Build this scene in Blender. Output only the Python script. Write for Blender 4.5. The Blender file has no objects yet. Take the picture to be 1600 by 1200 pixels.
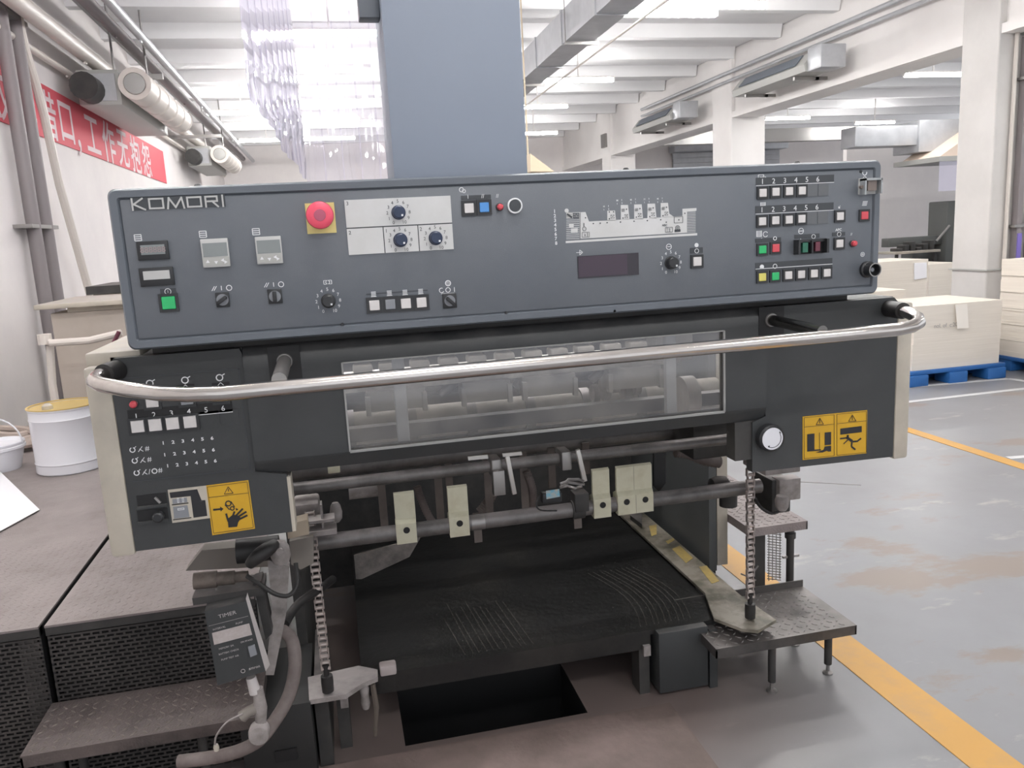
import bpy, bmesh, math, random
from mathutils import Vector, Matrix
random.seed(4)
SC = bpy.context.scene
COL = SC.collection

# ------------------------------------------------------------------ camera
YAW, PIT, ROL, FOC = 0.21189813, 0.18372794, 0.05384824, 1258.83
CP = Vector((0, 0, 1.5))
Fv = Vector((math.sin(YAW)*math.cos(PIT), math.cos(YAW)*math.cos(PIT), -math.sin(PIT)))
r0 = Vector((math.cos(YAW), -math.sin(YAW), 0)); u0 = r0.cross(Fv)
Rv = r0*math.cos(ROL) - u0*math.sin(ROL)
Uv = u0*math.cos(ROL) + r0*math.sin(ROL)
cam = bpy.data.cameras.new('camera'); co = bpy.data.objects.new('camera', cam); COL.objects.link(co)
cam.sensor_width = 36; cam.lens = FOC*36/1600; cam.clip_start = .05; cam.clip_end = 200
M = Matrix((Rv, Uv, -Fv)).transposed().to_4x4(); M.translation = CP
co.matrix_world = M
SC.camera = co

# ------------------------------------------------------------------ world, exposure
w = bpy.data.worlds.new('world'); SC.world = w; w.use_nodes = True
bg = w.node_tree.nodes['Background']; bg.inputs[0].default_value = (.93, .95, 1, 1); bg.inputs[1].default_value = 1.2
SC.view_settings.view_transform = 'Standard'; SC.view_settings.look = 'None'
SC.view_settings.exposure = 0.0; SC.view_settings.gamma = 1; SC.view_settings.use_curve_mapping = False
TUBE_E = 125.0

def ray(x, y): return Fv + Rv*((x-800)/FOC) - Uv*((y-600)/FOC)
def atY(x, y, Y): d = ray(x, y); return CP + d*(Y/d.y)
def atZ(x, y, Z): d = ray(x, y); return CP + d*((Z-1.5)/d.z)
def atX(x, y, X): d = ray(x, y); return CP + d*(X/d.x)

# ------------------------------------------------------------------ materials
MATS = {}
def mat(name, c, rough=.5, metal=0, c2=None, scale=8, lo=.35, hi=.65, bump=0, bscale=60, dust=None, damt=.6, streak=None, emis=0, spec=.5, coat=0):
    if name in MATS: return MATS[name]
    m = bpy.data.materials.new(name); m.use_nodes = True; nt = m.node_tree; N = nt.nodes; L = nt.links
    b = N['Principled BSDF']; b.inputs['Roughness'].default_value = rough; b.inputs['Metallic'].default_value = metal
    b.inputs['Base Color'].default_value = (*c, 1); b.inputs['Specular IOR Level'].default_value = spec
    b.inputs['Coat Weight'].default_value = coat
    tc = N.new('ShaderNodeTexCoord'); src = None
    geo = N.new('ShaderNodeNewGeometry')
    if c2:
        mp = N.new('ShaderNodeMapping'); L.new(geo.outputs['Position'], mp.inputs[0])
        if streak: mp.inputs['Scale'].default_value = streak
        n = N.new('ShaderNodeTexNoise'); n.inputs['Scale'].default_value = scale; n.inputs['Detail'].default_value = 7; n.inputs['Roughness'].default_value = .62
        L.new(mp.outputs[0], n.inputs['Vector'])
        mr = N.new('ShaderNodeMapRange'); mr.inputs[1].default_value = lo; mr.inputs[2].default_value = hi; L.new(n.outputs[0], mr.inputs[0])
        mx = N.new('ShaderNodeMix'); mx.data_type = 'RGBA'; L.new(mr.outputs[0], mx.inputs[0])
        mx.inputs[6].default_value = (*c, 1); mx.inputs[7].default_value = (*c2, 1); src = mx.outputs[2]
    if dust:
        sx = N.new('ShaderNodeSeparateXYZ'); L.new(geo.outputs['Normal'], sx.inputs[0])
        n2 = N.new('ShaderNodeTexNoise'); n2.inputs['Scale'].default_value = 14; n2.inputs['Detail'].default_value = 6; L.new(geo.outputs['Position'], n2.inputs['Vector'])
        m2 = N.new('ShaderNodeMapRange'); m2.inputs[1].default_value = .15; m2.inputs[2].default_value = .9; L.new(sx.outputs[2], m2.inputs[0])
        m3 = N.new('ShaderNodeMapRange'); m3.inputs[1].default_value = .35; m3.inputs[2].default_value = .6; m3.inputs[3].default_value = .25*damt; m3.inputs[4].default_value = damt; L.new(n2.outputs[0], m3.inputs[0])
        mu = N.new('ShaderNodeMath'); mu.operation = 'MULTIPLY'; L.new(m2.outputs[0], mu.inputs[0]); L.new(m3.outputs[0], mu.inputs[1])
        mx2 = N.new('ShaderNodeMix'); mx2.data_type = 'RGBA'; L.new(mu.outputs[0], mx2.inputs[0])
        if src: L.new(src, mx2.inputs[6])
        else: mx2.inputs[6].default_value = (*c, 1)
        mx2.inputs[7].default_value = (*dust, 1); src = mx2.outputs[2]
    if src: L.new(src, b.inputs['Base Color'])
    if bump:
        nb = N.new('ShaderNodeTexNoise'); nb.inputs['Scale'].default_value = bscale; nb.inputs['Detail'].default_value = 4
        L.new(geo.outputs['Position'], nb.inputs['Vector'])
        bp = N.new('ShaderNodeBump'); bp.inputs['Strength'].default_value = bump; bp.inputs['Distance'].default_value = .01
        L.new(nb.outputs[0], bp.inputs['Height']); L.new(bp.outputs[0], b.inputs['Normal'])
    if emis:
        b.inputs['Emission Color'].default_value = (*c, 1); b.inputs['Emission Strength'].default_value = emis
    MATS[name] = m
    return m

def sheet_mat(name, col, tr, gl, rough=.08, noise=None, scale=12, tint=(1, 1, 1)):
    m = bpy.data.materials.new(name); m.use_nodes = True; nt = m.node_tree; N = nt.nodes; L = nt.links
    N.remove(N['Principled BSDF']); out = N['Material Output']
    t = N.new('ShaderNodeBsdfTransparent'); t.inputs[0].default_value = (*tint, 1)
    g = N.new('ShaderNodeBsdfGlossy'); g.inputs['Roughness'].default_value = rough; g.inputs[0].default_value = (.95, .95, 1, 1)
    d = N.new('ShaderNodeBsdfDiffuse'); d.inputs[0].default_value = (*col, 1)
    a = N.new('ShaderNodeMixShader'); L.new(d.outputs[0], a.inputs[1]); L.new(t.outputs[0], a.inputs[2]); a.inputs[0].default_value = tr
    if noise:
        geo = N.new('ShaderNodeNewGeometry'); n = N.new('ShaderNodeTexNoise'); n.inputs['Scale'].default_value = scale; n.inputs['Detail'].default_value = 6
        L.new(geo.outputs['Position'], n.inputs['Vector'])
        mr = N.new('ShaderNodeMapRange'); mr.inputs[1].default_value = .35; mr.inputs[2].default_value = .68; mr.inputs[3].default_value = noise[0]; mr.inputs[4].default_value = noise[1]
        L.new(n.outputs[0], mr.inputs[0]); L.new(mr.outputs[0], a.inputs[0])
    f = N.new('ShaderNodeFresnel'); f.inputs[0].default_value = 1.45
    ma = N.new('ShaderNodeMath'); ma.operation = 'ADD'; ma.inputs[1].default_value = gl; L.new(f.outputs[0], ma.inputs[0]); ma.use_clamp = True
    s = N.new('ShaderNodeMixShader'); L.new(ma.outputs[0], s.inputs[0]); L.new(a.outputs[0], s.inputs[1]); L.new(g.outputs[0], s.inputs[2])
    L.new(s.outputs[0], out.inputs[0]); MATS[name] = m
    return m

DUST = (.40, .36, .35)
m_panel = mat('panel_paint', (.116, .130, .149), .42, c2=(.140, .152, .168), scale=3, bump=.08, bscale=500)
m_panel_rim = mat('panel_rim_paint', (.115, .13, .15), .4, bump=.06, bscale=500)
m_house = mat('housing_paint', (.033, .036, .037), .48, c2=(.042, .044, .045), scale=4, bump=.08, bscale=450, dust=(.16, .15, .145), damt=.5)
m_dark = mat('dark_steel', (.028, .028, .028), .6, c2=(.05, .047, .044), scale=9, dust=DUST, damt=.35)
m_int = mat('interior_steel', (.03, .03, .03), .6, c2=(.06, .056, .052), scale=12, dust=(.3, .28, .27), damt=.5)
m_black = mat('black_plastic', (.02, .021, .023), .38)
m_slot = mat('slot_black', (.008, .008, .009), .6)
m_cream = mat('cream_paint', (.50, .455, .38), .5, c2=(.42, .385, .325), scale=9, dust=(.5, .47, .45), damt=.7)
m_creamblk = mat('cream_plastic', (.60, .58, .44), .45, c2=(.53, .50, .36), scale=26, lo=.45, hi=.7)
m_chrome = mat('polished_steel', (.62, .59, .56), .17, 1, c2=(.52, .48, .45), scale=5, streak=(1, 8, 8))
m_steel = mat('dull_steel', (.32, .31, .30), .4, .8, dust=DUST, damt=.5)
m_shaft = mat('dusty_shaft', (.12, .115, .11), .45, .5, c2=(.2, .19, .185), scale=14, dust=(.33, .3, .3), damt=.75)
m_powder = mat('powder_steel', (.33, .30, .29), .8, c2=(.2, .18, .17), scale=24, dust=(.5, .46, .45), damt=.8)
m_white = mat('white_print', (.74, .75, .76), .5)
m_cap = mat('button_cap_white', (.66, .63, .62), .35, c2=(.60, .58, .57), scale=40)
m_capg = mat('button_cap_green', (.02, .42, .13), .3)
m_capr = mat('button_cap_red', (.60, .07, .09), .3)
m_capy = mat('button_cap_yellow', (.62, .56, .13), .35)
m_capb = mat('button_cap_blue', (.08, .27, .62), .3)
m_capgr = mat('button_cap_grey', (.22, .23, .25), .35)
m_strip = mat('legend_strip', (.045, .05, .056), .5)
m_blank = mat('blank_filler', (.115, .122, .13), .5)
m_esy = mat('estop_yellow', (.66, .56, .22), .5)
m_esr = mat('estop_red', (.80, .09, .15), .35)
m_plate = mat('white_plate', (.62, .62, .62), .45, c2=(.57, .57, .56), scale=10)
m_lcd = mat('grey_display', (.22, .24, .24), .15)
m_lcdl = mat('light_display', (.33, .35, .36), .2)
m_vfd = mat('dark_display', (.025, .02, .028), .1)
m_ctrl = mat('controller_grey', (.48, .48, .47), .45)
m_yel = mat('warning_yellow', (.60, .35, .015), .5, c2=(.55, .31, .015), scale=14)
m_ink = mat('black_ink', (.015, .015, .018), .5)
m_iron = mat('pile_plate_black', (.010, .010, .010), .42, c2=(.035, .032, .028), scale=3, lo=.5, hi=.8, bump=.15, bscale=40)
m_chalk = mat('dust_scratches', (.075, .068, .06), .8)
m_rim = mat('worn_steel_rim', (.11, .10, .075), .55, c2=(.30, .27, .225), scale=9, lo=.4, hi=.6, bump=.1)
m_tape = mat('yellow_tape', (.52, .38, .12), .6, c2=(.4, .3, .12), scale=30)
m_rub = mat('black_rubber', (.018, .017, .017), .5)
m_hose = mat('dusty_hose', (.13, .105, .098), .7, c2=(.19, .16, .15), scale=20)
m_brown = mat('brown_strap', (.16, .135, .12), .7, c2=(.12, .10, .09), scale=15)
m_chq = mat('chequer_plate', (.055, .052, .05), .38, .4, c2=(.12, .11, .105), scale=6, dust=(.26, .235, .225), damt=.5)
m_lug = mat('lug_metal', (.20, .19, .18), .35, .6)
m_lugS = mat('worn_lug_metal', (.17, .145, .13), .4, .4)
m_chqL = mat('dusty_chequer_plate', (.16, .135, .13), .6, .1, c2=(.30, .26, .255), scale=3.2, dust=(.27, .235, .23), damt=.6, bump=.3, bscale=160)
m_chqS = mat('worn_chequer_plate', (.05, .042, .04), .5, .2, c2=(.14, .115, .108), scale=5, dust=(.14, .115, .11), damt=.7, bump=.3, bscale=160)
m_mesh = mat('mesh_steel', (.028, .025, .024), .6, c2=(.06, .053, .05), scale=5)
m_wall = mat('white_plaster', (.86, .82, .80), .85, c2=(.80, .76, .75), scale=1.5, bump=.12, bscale=7)
m_ceil = mat('ceiling_paint', (.88, .875, .88), .85, c2=(.84, .835, .84), scale=1.2)
m_beam = mat('beam_paint', (.88, .855, .835), .8, c2=(.84, .81, .79), scale=1.5)
m_pipe = mat('grey_pipe', (.24, .215, .22), .5)
m_pipew = mat('white_pipe', (.68, .63, .58), .45)
m_galv = mat('galvanised_sheet', (.44, .45, .47), .38, .35, c2=(.52, .53, .55), scale=5)
m_grey = mat('grey_enamel', (.42, .42, .40), .5)
m_beige = mat('beige_enamel', (.46, .405, .35), .6, c2=(.52, .46, .41), scale=3)
m_paper = mat('cream_paper', (.78, .72, .64), .8, c2=(.73, .67, .59), scale=90, streak=(.02, .02, 1))
m_paperw = mat('white_paper', (.86, .85, .88), .6)
m_blue = mat('blue_plastic', (.02, .12, .36), .5)
m_red = mat('banner_red', (.66, .10, .13), .7)
m_bucket = mat('white_enamel', (.72, .72, .76), .25)
m_gold = mat('gold_lacquer', (.62, .46, .16), .35, .4)
m_press = mat('far_press_paint', (.10, .105, .10), .5)
m_yline = mat('floor_line_yellow', (.55, .30, .07), .5, c2=(.44, .27, .11), scale=7, lo=.5, hi=.75)
m_wline = mat('floor_line_white', (.62, .62, .62), .5)
m_fplate = mat('rusty_floor_plate', (.25, .19, .175), .6, c2=(.15, .115, .10), scale=2.4, lo=.35, hi=.62, bump=.2, bscale=30)
m_tube = mat('tube_glow', (1, .985, .97), .5, emis=TUBE_E)
m_glass = sheet_mat('dirty_pane', (.42, .40, .36), .6, .02, .05, noise=(.80, .98), scale=9)
m_pvc = sheet_mat('clear_vinyl', (.74, .72, .82), .86, .04, .05, tint=(.97, .95, 1.0))
m_green = mat('green_sign', (.05, .45, .2), .5)

# floor: pale grey epoxy with brown wear patches
def floor_mat():
    m = bpy.data.materials.new('epoxy_floor'); m.use_nodes = True; nt = m.node_tree; N = nt.nodes; L = nt.links; b = N['Principled BSDF']
    geo = N.new('ShaderNodeNewGeometry')
    def noise(s, lo, hi, d=8, st=(1, 1, 1)):
        mp = N.new('ShaderNodeMapping'); mp.inputs['Scale'].default_value = st; L.new(geo.outputs['Position'], mp.inputs[0])
        n = N.new('ShaderNodeTexNoise'); n.inputs['Scale'].default_value = s; n.inputs['Detail'].default_value = d; n.inputs['Roughness'].default_value = .65
        L.new(mp.outputs[0], n.inputs['Vector'])
        r = N.new('ShaderNodeMapRange'); r.inputs[1].default_value = lo; r.inputs[2].default_value = hi; L.new(n.outputs[0], r.inputs[0]); return r.outputs[0]
    def mix(f, a, c):
        x = N.new('ShaderNodeMix'); x.data_type = 'RGBA'
        if isinstance(f, float): x.inputs[0].default_value = f
        else: L.new(f, x.inputs[0])
        if isinstance(a, tuple): x.inputs[6].default_value = (*a, 1)
        else: L.new(a, x.inputs[6])
        x.inputs[7].default_value = (*c, 1); return x.outputs[2]
    c = mix(noise(1.1, .35, .7), (.265, .27, .284), (.225, .223, .232))
    c = mix(noise(.6, .57, .61, 9, (1, 1.9, 1)), c, (.25, .21, .185))
    c = mix(noise(1.7, .60, .70, 9, (1, 2.5, 1)), c, (.40, .38, .36))
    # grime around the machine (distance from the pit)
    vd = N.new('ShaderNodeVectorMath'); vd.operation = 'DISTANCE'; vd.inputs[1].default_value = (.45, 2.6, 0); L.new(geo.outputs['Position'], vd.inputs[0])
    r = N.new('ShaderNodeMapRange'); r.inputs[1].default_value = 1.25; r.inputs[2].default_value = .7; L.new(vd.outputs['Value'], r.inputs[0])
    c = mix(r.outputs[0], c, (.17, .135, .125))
    L.new(c, b.inputs['Base Color']); b.inputs['Roughness'].default_value = .36
    n = noise(14., .3, .7); bp = N.new('ShaderNodeBump'); bp.inputs['Strength'].default_value = .06; L.new(n, bp.inputs['Height']); L.new(bp.outputs[0], b.inputs['Normal'])
    return m
m_floor = floor_mat()

# ------------------------------------------------------------------ mesh builder
class MB:
    def __init__(s): s.bm = bmesh.new()
    def poly(s, pts, flip=False):
        vs = [s.bm.verts.new(p) for p in pts]
        return s.bm.faces.new(vs[::-1] if flip else vs)
    def box(s, x0, x1, y0, y1, z0, z1, bev=0):
        if x0 > x1: x0, x1 = x1, x0
        if y0 > y1: y0, y1 = y1, y0
        if z0 > z1: z0, z1 = z1, z0
        v = [s.bm.verts.new((x, y, z)) for z in (z0, z1) for y in (y0, y1) for x in (x0, x1)]
        fs = [s.bm.faces.new([v[i] for i in f]) for f in ((0, 2, 3, 1), (4, 5, 7, 6), (0, 1, 5, 4), (2, 6, 7, 3), (0, 4, 6, 2), (1, 3, 7, 5))]
        if bev:
            es = {e for f in fs for e in f.edges}
            bmesh.ops.bevel(s.bm, geom=list(es), offset=bev, segments=2, profile=.5, affect='EDGES')
        return s
    def obox(s, c, sx, sy, sz, rx=0, ry=0, rz=0, bev=0):
        n0 = set(s.bm.verts); s.box(-sx/2, sx/2, -sy/2, sy/2, -sz/2, sz/2, bev)
        R = Matrix.Translation(c) @ Matrix.Rotation(rz, 4, 'Z') @ Matrix.Rotation(ry, 4, 'Y') @ Matrix.Rotation(rx, 4, 'X')
        bmesh.ops.transform(s.bm, matrix=R, verts=[v for v in s.bm.verts if v not in n0]); return s
    def prism(s, pts, vec):        # planar polygon swept by vec
        vec = Vector(vec); a = [s.bm.verts.new(p) for p in pts]; b = [s.bm.verts.new(Vector(p)+vec) for p in pts]; n = len(a)
        s.bm.faces.new(a); s.bm.faces.new(b[::-1])
        for i in range(n): s.bm.faces.new((a[i], b[i], b[(i+1) % n], a[(i+1) % n]))
        return s
    def tube(s, pts, r, n=10, caps=True):
        pts = [Vector(p) for p in pts]; rs = r if isinstance(r, (list, tuple)) else [r]*len(pts); rings = []; prev = None
        for i, p in enumerate(pts):
            t = (pts[min(i+1, len(pts)-1)] - pts[max(i-1, 0)]).normalized()
            if prev is None:
                a = Vector((0, 0, 1)) if abs(t.z) < .9 else Vector((1, 0, 0)); u = t.cross(a).normalized()
            else: u = (prev - t*prev.dot(t)).normalized()
            prev = u; v = t.cross(u)
            rings.append([s.bm.verts.new(p + (u*math.cos(2*math.pi*k/n) + v*math.sin(2*math.pi*k/n))*rs[i]) for k in range(n)])
        for a, b in zip(rings, rings[1:]):
            for k in range(n): s.bm.faces.new((a[k], a[(k+1) % n], b[(k+1) % n], b[k]))
        if caps: s.bm.faces.new(rings[0][::-1]); s.bm.faces.new(rings[-1])
        return s
    def cyl(s, p0, p1, r, n=16, r2=None): return s.tube([p0, p1], [r, r if r2 is None else r2], n)
    def lathe(s, c, prof, axis='Z', n=24):   # prof: (radius, height) list, closed caps when radius>0
        rings = []
        for r, h in prof:
            ring = []
            for k in range(n):
                a = 2*math.pi*k/n; x, y = r*math.cos(a), r*math.sin(a)
                p = (x, y, h) if axis == 'Z' else ((x, h, y) if axis == 'Y' else (h, x, y))
                ring.append(s.bm.verts.new(Vector(c)+Vector(p)))
            rings.append(ring)
        for a, b in zip(rings, rings[1:]):
            for k in range(n): s.bm.faces.new((a[k], a[(k+1) % n], b[(k+1) % n], b[k]))
        s.bm.faces.new(rings[0][::-1]); s.bm.faces.new(rings[-1]); return s
    def ring(s, c, r, w, axis='Y', d=.0006, n=24, arc=(0, 360)):
        a0, a1 = map(math.radians, arc); full = abs(arc[1]-arc[0]) >= 360; k = n if full else n+1
        def P(rr, a, o):
            return Vector(c)+(Vector((rr*math.cos(a), o, rr*math.sin(a))) if axis == 'Y' else Vector((rr*math.cos(a), rr*math.sin(a), o)))
        A = [[s.bm.verts.new(P(rr, a0+(a1-a0)*i/n, o)) for i in range(k)] for rr, o in ((r+w/2, 0), (r-w/2, 0), (r-w/2, -d), (r+w/2, -d))]
        for i in range(n if full else n):
            j = (i+1) % k
            if not full and i == k-1: break
            for q in range(4):
                p = (q+1) % 4; s.bm.faces.new((A[q][i], A[q][j], A[p][j], A[p][i]))
        return s
    def line(s, p0, p1, w, d=.0006):      # flat printed stroke in an XZ plane
        p0, p1 = Vector(p0), Vector(p1); t = (p1-p0); t.y = 0; t.normalize(); n = Vector((-t.z, 0, t.x))*w/2
        return s.prism([p0+n, p1+n, p1-n, p0-n], (0, -d, 0))
    def quadY(s, px, Y, d): return s.prism([atY(x, y, Y) for x, y in px], (0, d, 0))

WL = {}
def finish(name, mb, material, parent=None, at=None, smooth=35):
    """link a builder as ONE mesh object. at=None: builder holds world coordinates."""
    bm = mb.bm if isinstance(mb, MB) else mb
    bmesh.ops.recalc_face_normals(bm, faces=bm.faces)
    me = bpy.data.meshes.new(name)
    if at is None:
        mn = Vector((1e9,)*3); mx = Vector((-1e9,)*3)
        for v in bm.verts:
            for i in range(3): mn[i] = min(mn[i], v.co[i]); mx[i] = max(mx[i], v.co[i])
        at = Vector(((mn.x+mx.x)/2, (mn.y+mx.y)/2, mn.z))
        for v in bm.verts: v.co -= at
    at = Vector(at)
    bm.to_mesh(me); bm.free()
    me.materials.append(material)
    if smooth:
        me.polygons.foreach_set('use_smooth', [True]*len(me.polygons)); me.set_sharp_from_angle(angle=math.radians(smooth))
    return place(name, me, at, parent)
def place(name, me, at, parent=None, rot=None):
    o = bpy.data.objects.new(name, me); COL.objects.link(o); at = Vector(at)
    if parent is not None: o.parent = parent; o.location = at - WL[parent.name]
    else: o.location = at
    if rot: o.rotation_euler = rot
    WL[o.name] = at
    return o
def tag(o, label=None, cat=None, group=None, kind=None):
    if label: o['label'] = label
    if cat: o['category'] = cat
    if group: o['group'] = group
    if kind: o['kind'] = kind
    return o
def thing(name, loc, label, cat, group=None):
    o = bpy.data.objects.new(name, None); o.empty_display_size = .1; COL.objects.link(o); o.location = loc; WL[o.name] = Vector(loc)
    return tag(o, label, cat, group)
def struct(name, mb, m, parent=None, smooth=0):
    o = finish(name, mb, m, parent, smooth=smooth)
    if parent is None: o['kind'] = 'structure'
    return o
TXT = {}
def text_mesh(body, bold=0):
    k = (body, bold)
    if k not in TXT:
        c = bpy.data.curves.new('lettering', 'FONT'); c.body = body; c.align_x = 'CENTER'; c.align_y = 'CENTER'; c.size = 1; c.extrude = .006; c.resolution_u = 3; c.offset = bold
        o = bpy.data.objects.new('lettering', c); COL.objects.link(o); bpy.context.view_layer.update()
        TXT[k] = bpy.data.meshes.new_from_object(o.evaluated_get(bpy.context.evaluated_depsgraph_get()))
        bpy.data.objects.remove(o)
    return TXT[k]
def add_text(mb, body, c, h, ux=(1, 0, 0), uy=(0, 0, 1), sx=1, bold=0):
    """merge a text mesh into a builder; h = font size (cap height is about .7 h)"""
    me = text_mesh(body, bold); ux, uy = Vector(ux), Vector(uy); un = ux.cross(uy); c = Vector(c)
    xs = [v.co.x for v in me.vertices]; ys = [v.co.y for v in me.vertices]; cx, cy = (min(xs)+max(xs))/2, (min(ys)+max(ys))/2
    vs = [mb.bm.verts.new(c + ux*(v.co.x-cx)*h*sx + uy*(v.co.y-cy)*h + un*v.co.z*.05) for v in me.vertices]
    for p in me.polygons:
        try: mb.bm.faces.new([vs[i] for i in p.vertices])
        except ValueError: pass
    return mb

# ================================================================== building shell
CZ = 4.2
s = MB()   # floor with the delivery pit cut out
X0, X1, Y0, Y1 = .09, .667, 2.225, 2.543
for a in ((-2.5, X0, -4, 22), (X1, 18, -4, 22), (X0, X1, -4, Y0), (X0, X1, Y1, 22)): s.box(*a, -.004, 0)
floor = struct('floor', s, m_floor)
s = MB(); s.box(X0-.02, X1+.02, Y0-.02, Y1+.02, -.9, -.86)
for a in ((X0-.02, X0, Y0, Y1), (X1, X1+.02, Y0, Y1), (X0, X1, Y0-.02, Y0), (X0, X1, Y1, Y1+.02)): s.box(*a, -.9, -.004)
struct('pit_lining', s, m_slot)
ceil = struct('ceiling', MB().box(-2.5, 18, -4, 22, CZ, CZ+.15), m_ceil)
rib = MB(); rib.prism([(0, -.12, 0), (0, .12, 0), (0, .07, -.17), (0, -.07, -.17)], (8.9, 0, 0)); bm = rib.bm
bmesh.ops.recalc_face_normals(bm, faces=bm.faces); rme = bpy.data.meshes.new('ceiling_rib'); bm.to_mesh(rme); bm.free(); rme.materials.append(m_ceil)
for k in range(19): place('ceiling_rib', rme, (-2.4, -2.6+1.36*k, CZ), ceil)
rib = MB(); rib.prism([(0, -.12, 0), (0, .12, 0), (0, .07, -.17), (0, -.07, -.17)], (11.0, 0, 0)); bm = rib.bm
bmesh.ops.recalc_face_normals(bm, faces=bm.faces); rme2 = bpy.data.meshes.new('ceiling_rib'); bm.to_mesh(rme2); bm.free(); rme2.materials.append(m_ceil)
for k in range(19): place('ceiling_rib', rme2, (6.95, -2.6+1.36*k, CZ), ceil)
wl = struct('wall_left', MB().box(-2.55, -2.4, -4, 22, 0, CZ), m_wall)
wb = struct('wall_back', MB().box(-2.5, 18, 22, 22.15, 0, CZ), m_wall)
struct('beam', MB().box(6.52, 6.95, -3.5, 22, 3.14, CZ, .02), m_beam)
struct('beam', MB().box(6.47, 6.52, -3.5, 22, 3.14, 3.23), m_beam)
c1 = struct('column', MB().box(6.45, 7.2, 6.95, 7.43, 0, CZ, .015), mat('column_plaster', (.66, .64, .62), .8, c2=(.60, .58, .56), scale=2))
struct('column', MB().box(6.45, 7.05, 12.3, 12.95, 0, CZ, .015), m_beam)
struct('column', MB().box(6.45, 7.05, 18.0, 18.6, 0, CZ, .015), m_beam)
struct('trim_1', MB().box(6.43, 6.85, 6.93, 7.45, .88, .895), m_grey)
struct('wall_right', MB().box(10.7, 18, 15.4, 15.52, 0, 3.25), m_wall)
# floor markings
s = MB().box(1.58, 1.72, -1, 4.3, 0, .0025)
tag(finish('floor_line', s, m_yline), 'wide yellow line painted on floor beside the black step, running to the bottom right', 'floor line')
a, b = atZ(1415, 668, 0), atZ(1415, 676, 0); c_, d_ = atZ(1610, 742, 0), atZ(1610, 731, 0)
s = MB().box(3.81, 3.90, -1, 9.5, .0005, .003)
tag(finish('floor_line', s, m_yline), 'thin yellow floor line at the right edge beyond the machine corner', 'floor line')
def wl_line(p, q, w, lab):
    a, b = atZ(*p, 0), atZ(*q, 0); a.z = b.z = .001; t = (b-a).normalized(); n = Vector((-t.y, t.x, 0))*w/2
    tag(finish('floor_line', MB().prism([a+n, b+n, b-n, a-n], (0, 0, .002)), m_wline), lab, 'floor line')
wl_line((1405, 606), (1575, 592), .06, 'white floor line close in front of the nearest blue pallet')
wl_line((1405, 630), (1640, 603), .06, 'white floor line second from the nearest blue pallet')
wl_line((1575, 592), (1650, 603), .06, 'short white floor line running right from the pallet corner')
wl_line((1575, 716), (1640, 711), .05, 'short white floor line near the thin yellow line at right edge')
# rusty steel plate over the floor in front of the pit
s = MB().prism([(-1.2, 1.2, .001), (.93, 1.2, .001), (.93, 2.19, .001), (-1.2, 2.19, .001)], (0, 0, .005))
fp = finish('floor_plate', s, m_fplate); tag(fp, 'rust-brown steel plate lying on the floor in front of the black pit', 'steel plate')

# ------------------------------------------------------------------ lights
def tube_light(x, y, lab, z=3.62, ln=1.04):
    x *= .848; y *= .848
    t = thing('tube_light', (x, y, z), lab, 'light', 'ceiling tube lights')
    finish('tube', MB().cyl((x-ln/2, y, z), (x+ln/2, y, z), .027, 10), m_tube, t)
    h = MB().box(x-ln/2-.02, x+ln/2+.02, y-.03, y+.03, z+.034, z+.055)
    for e in (-1, 1): h.box(x+e*(ln/2+.01)-.012, x+e*(ln/2+.01)+.012, y-.02, y+.02, z-.02, z+.04)
    h.box(x-.01, x+.01, y-.01, y+.01, z+.05, CZ)
    finish('batten', h, m_beam, t)
rows = {10.58: 'nearest row in view', 13.3: 'second row', 15.5: 'third row', 17.65: 'fourth row', 20.7: 'farthest row'}
for (y, rn) in rows.items():
    tube_light(.25, y, 'ceiling tube light seen through the plastic strip curtain, '+rn)
tube_light(-1.35, 16.5, 'ceiling tube light whose end shows left of the strip curtain, upper')
tube_light(-1.2, 20.7, 'ceiling tube light whose end shows left of the strip curtain, lower')
tube_light(4.25, 9.67, 'brightest ceiling tube right of the square air duct, at the photo top')
tube_light(4.4, 13.77, 'ceiling tube right of the dark column, second from top')
tube_light(4.4, 16.53, 'ceiling tube right of the dark column, third from top')
tube_light(5.4, 20.8, 'ceiling tube right of the dark column, lowest and farthest')
tube_light(11.3, 13.7, 'ceiling tube beside the white column at upper right')
tube_light(11.6, 19.15, 'ceiling tube beyond the beam, left of the lower pair')
tube_light(15.1, 20.5, 'ceiling tube beyond the beam, right of the lower pair')
for i, (x, y) in enumerate(((.6, -1.2), (3.6, -1.0), (-1.3, 2.8), (4.2, 5.4), (1.6, 6.6), (9.5, 4), (9.5, 8.5), (.6, 1.4))):
    tube_light(x, y, ('left ceiling tube behind the viewpoint', 'right ceiling tube behind the viewpoint', 'ceiling tube above the left walkway, out of frame', 'ceiling tube nearest the right beam, out of frame', 'ceiling tube above the far end of the press, out of frame', 'ceiling tube over the hall right of the columns, nearer', 'ceiling tube over the hall right of the columns, farther', 'ceiling tube above the operator in front of the press')[i])

for x, y, lab in ((-1.3, 5.4, 'added fill tube on the left wall side above the beige tank, unseen'), (3.4, 3.0, 'added fill tube right of the press in the near bay, unseen'), (4.7, 9.3, 'added fill tube beside the beam near the larger louvred heater, unseen'), (8.8, 10.4, 'added fill tube over the far paper stacks beyond the beam, unseen'), (4.4, 7.6, 'added fill tube right of the air duct above the frame, unseen'), (1.5, 4.2, 'added fill tube straight above the press body, unseen'), (10.4, 6.2, 'added fill tube in the bay beyond the nearest column, unseen')): tube_light(x, y, lab)  # unseen extra tubes, added to brighten the ceiling and the right side
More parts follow.
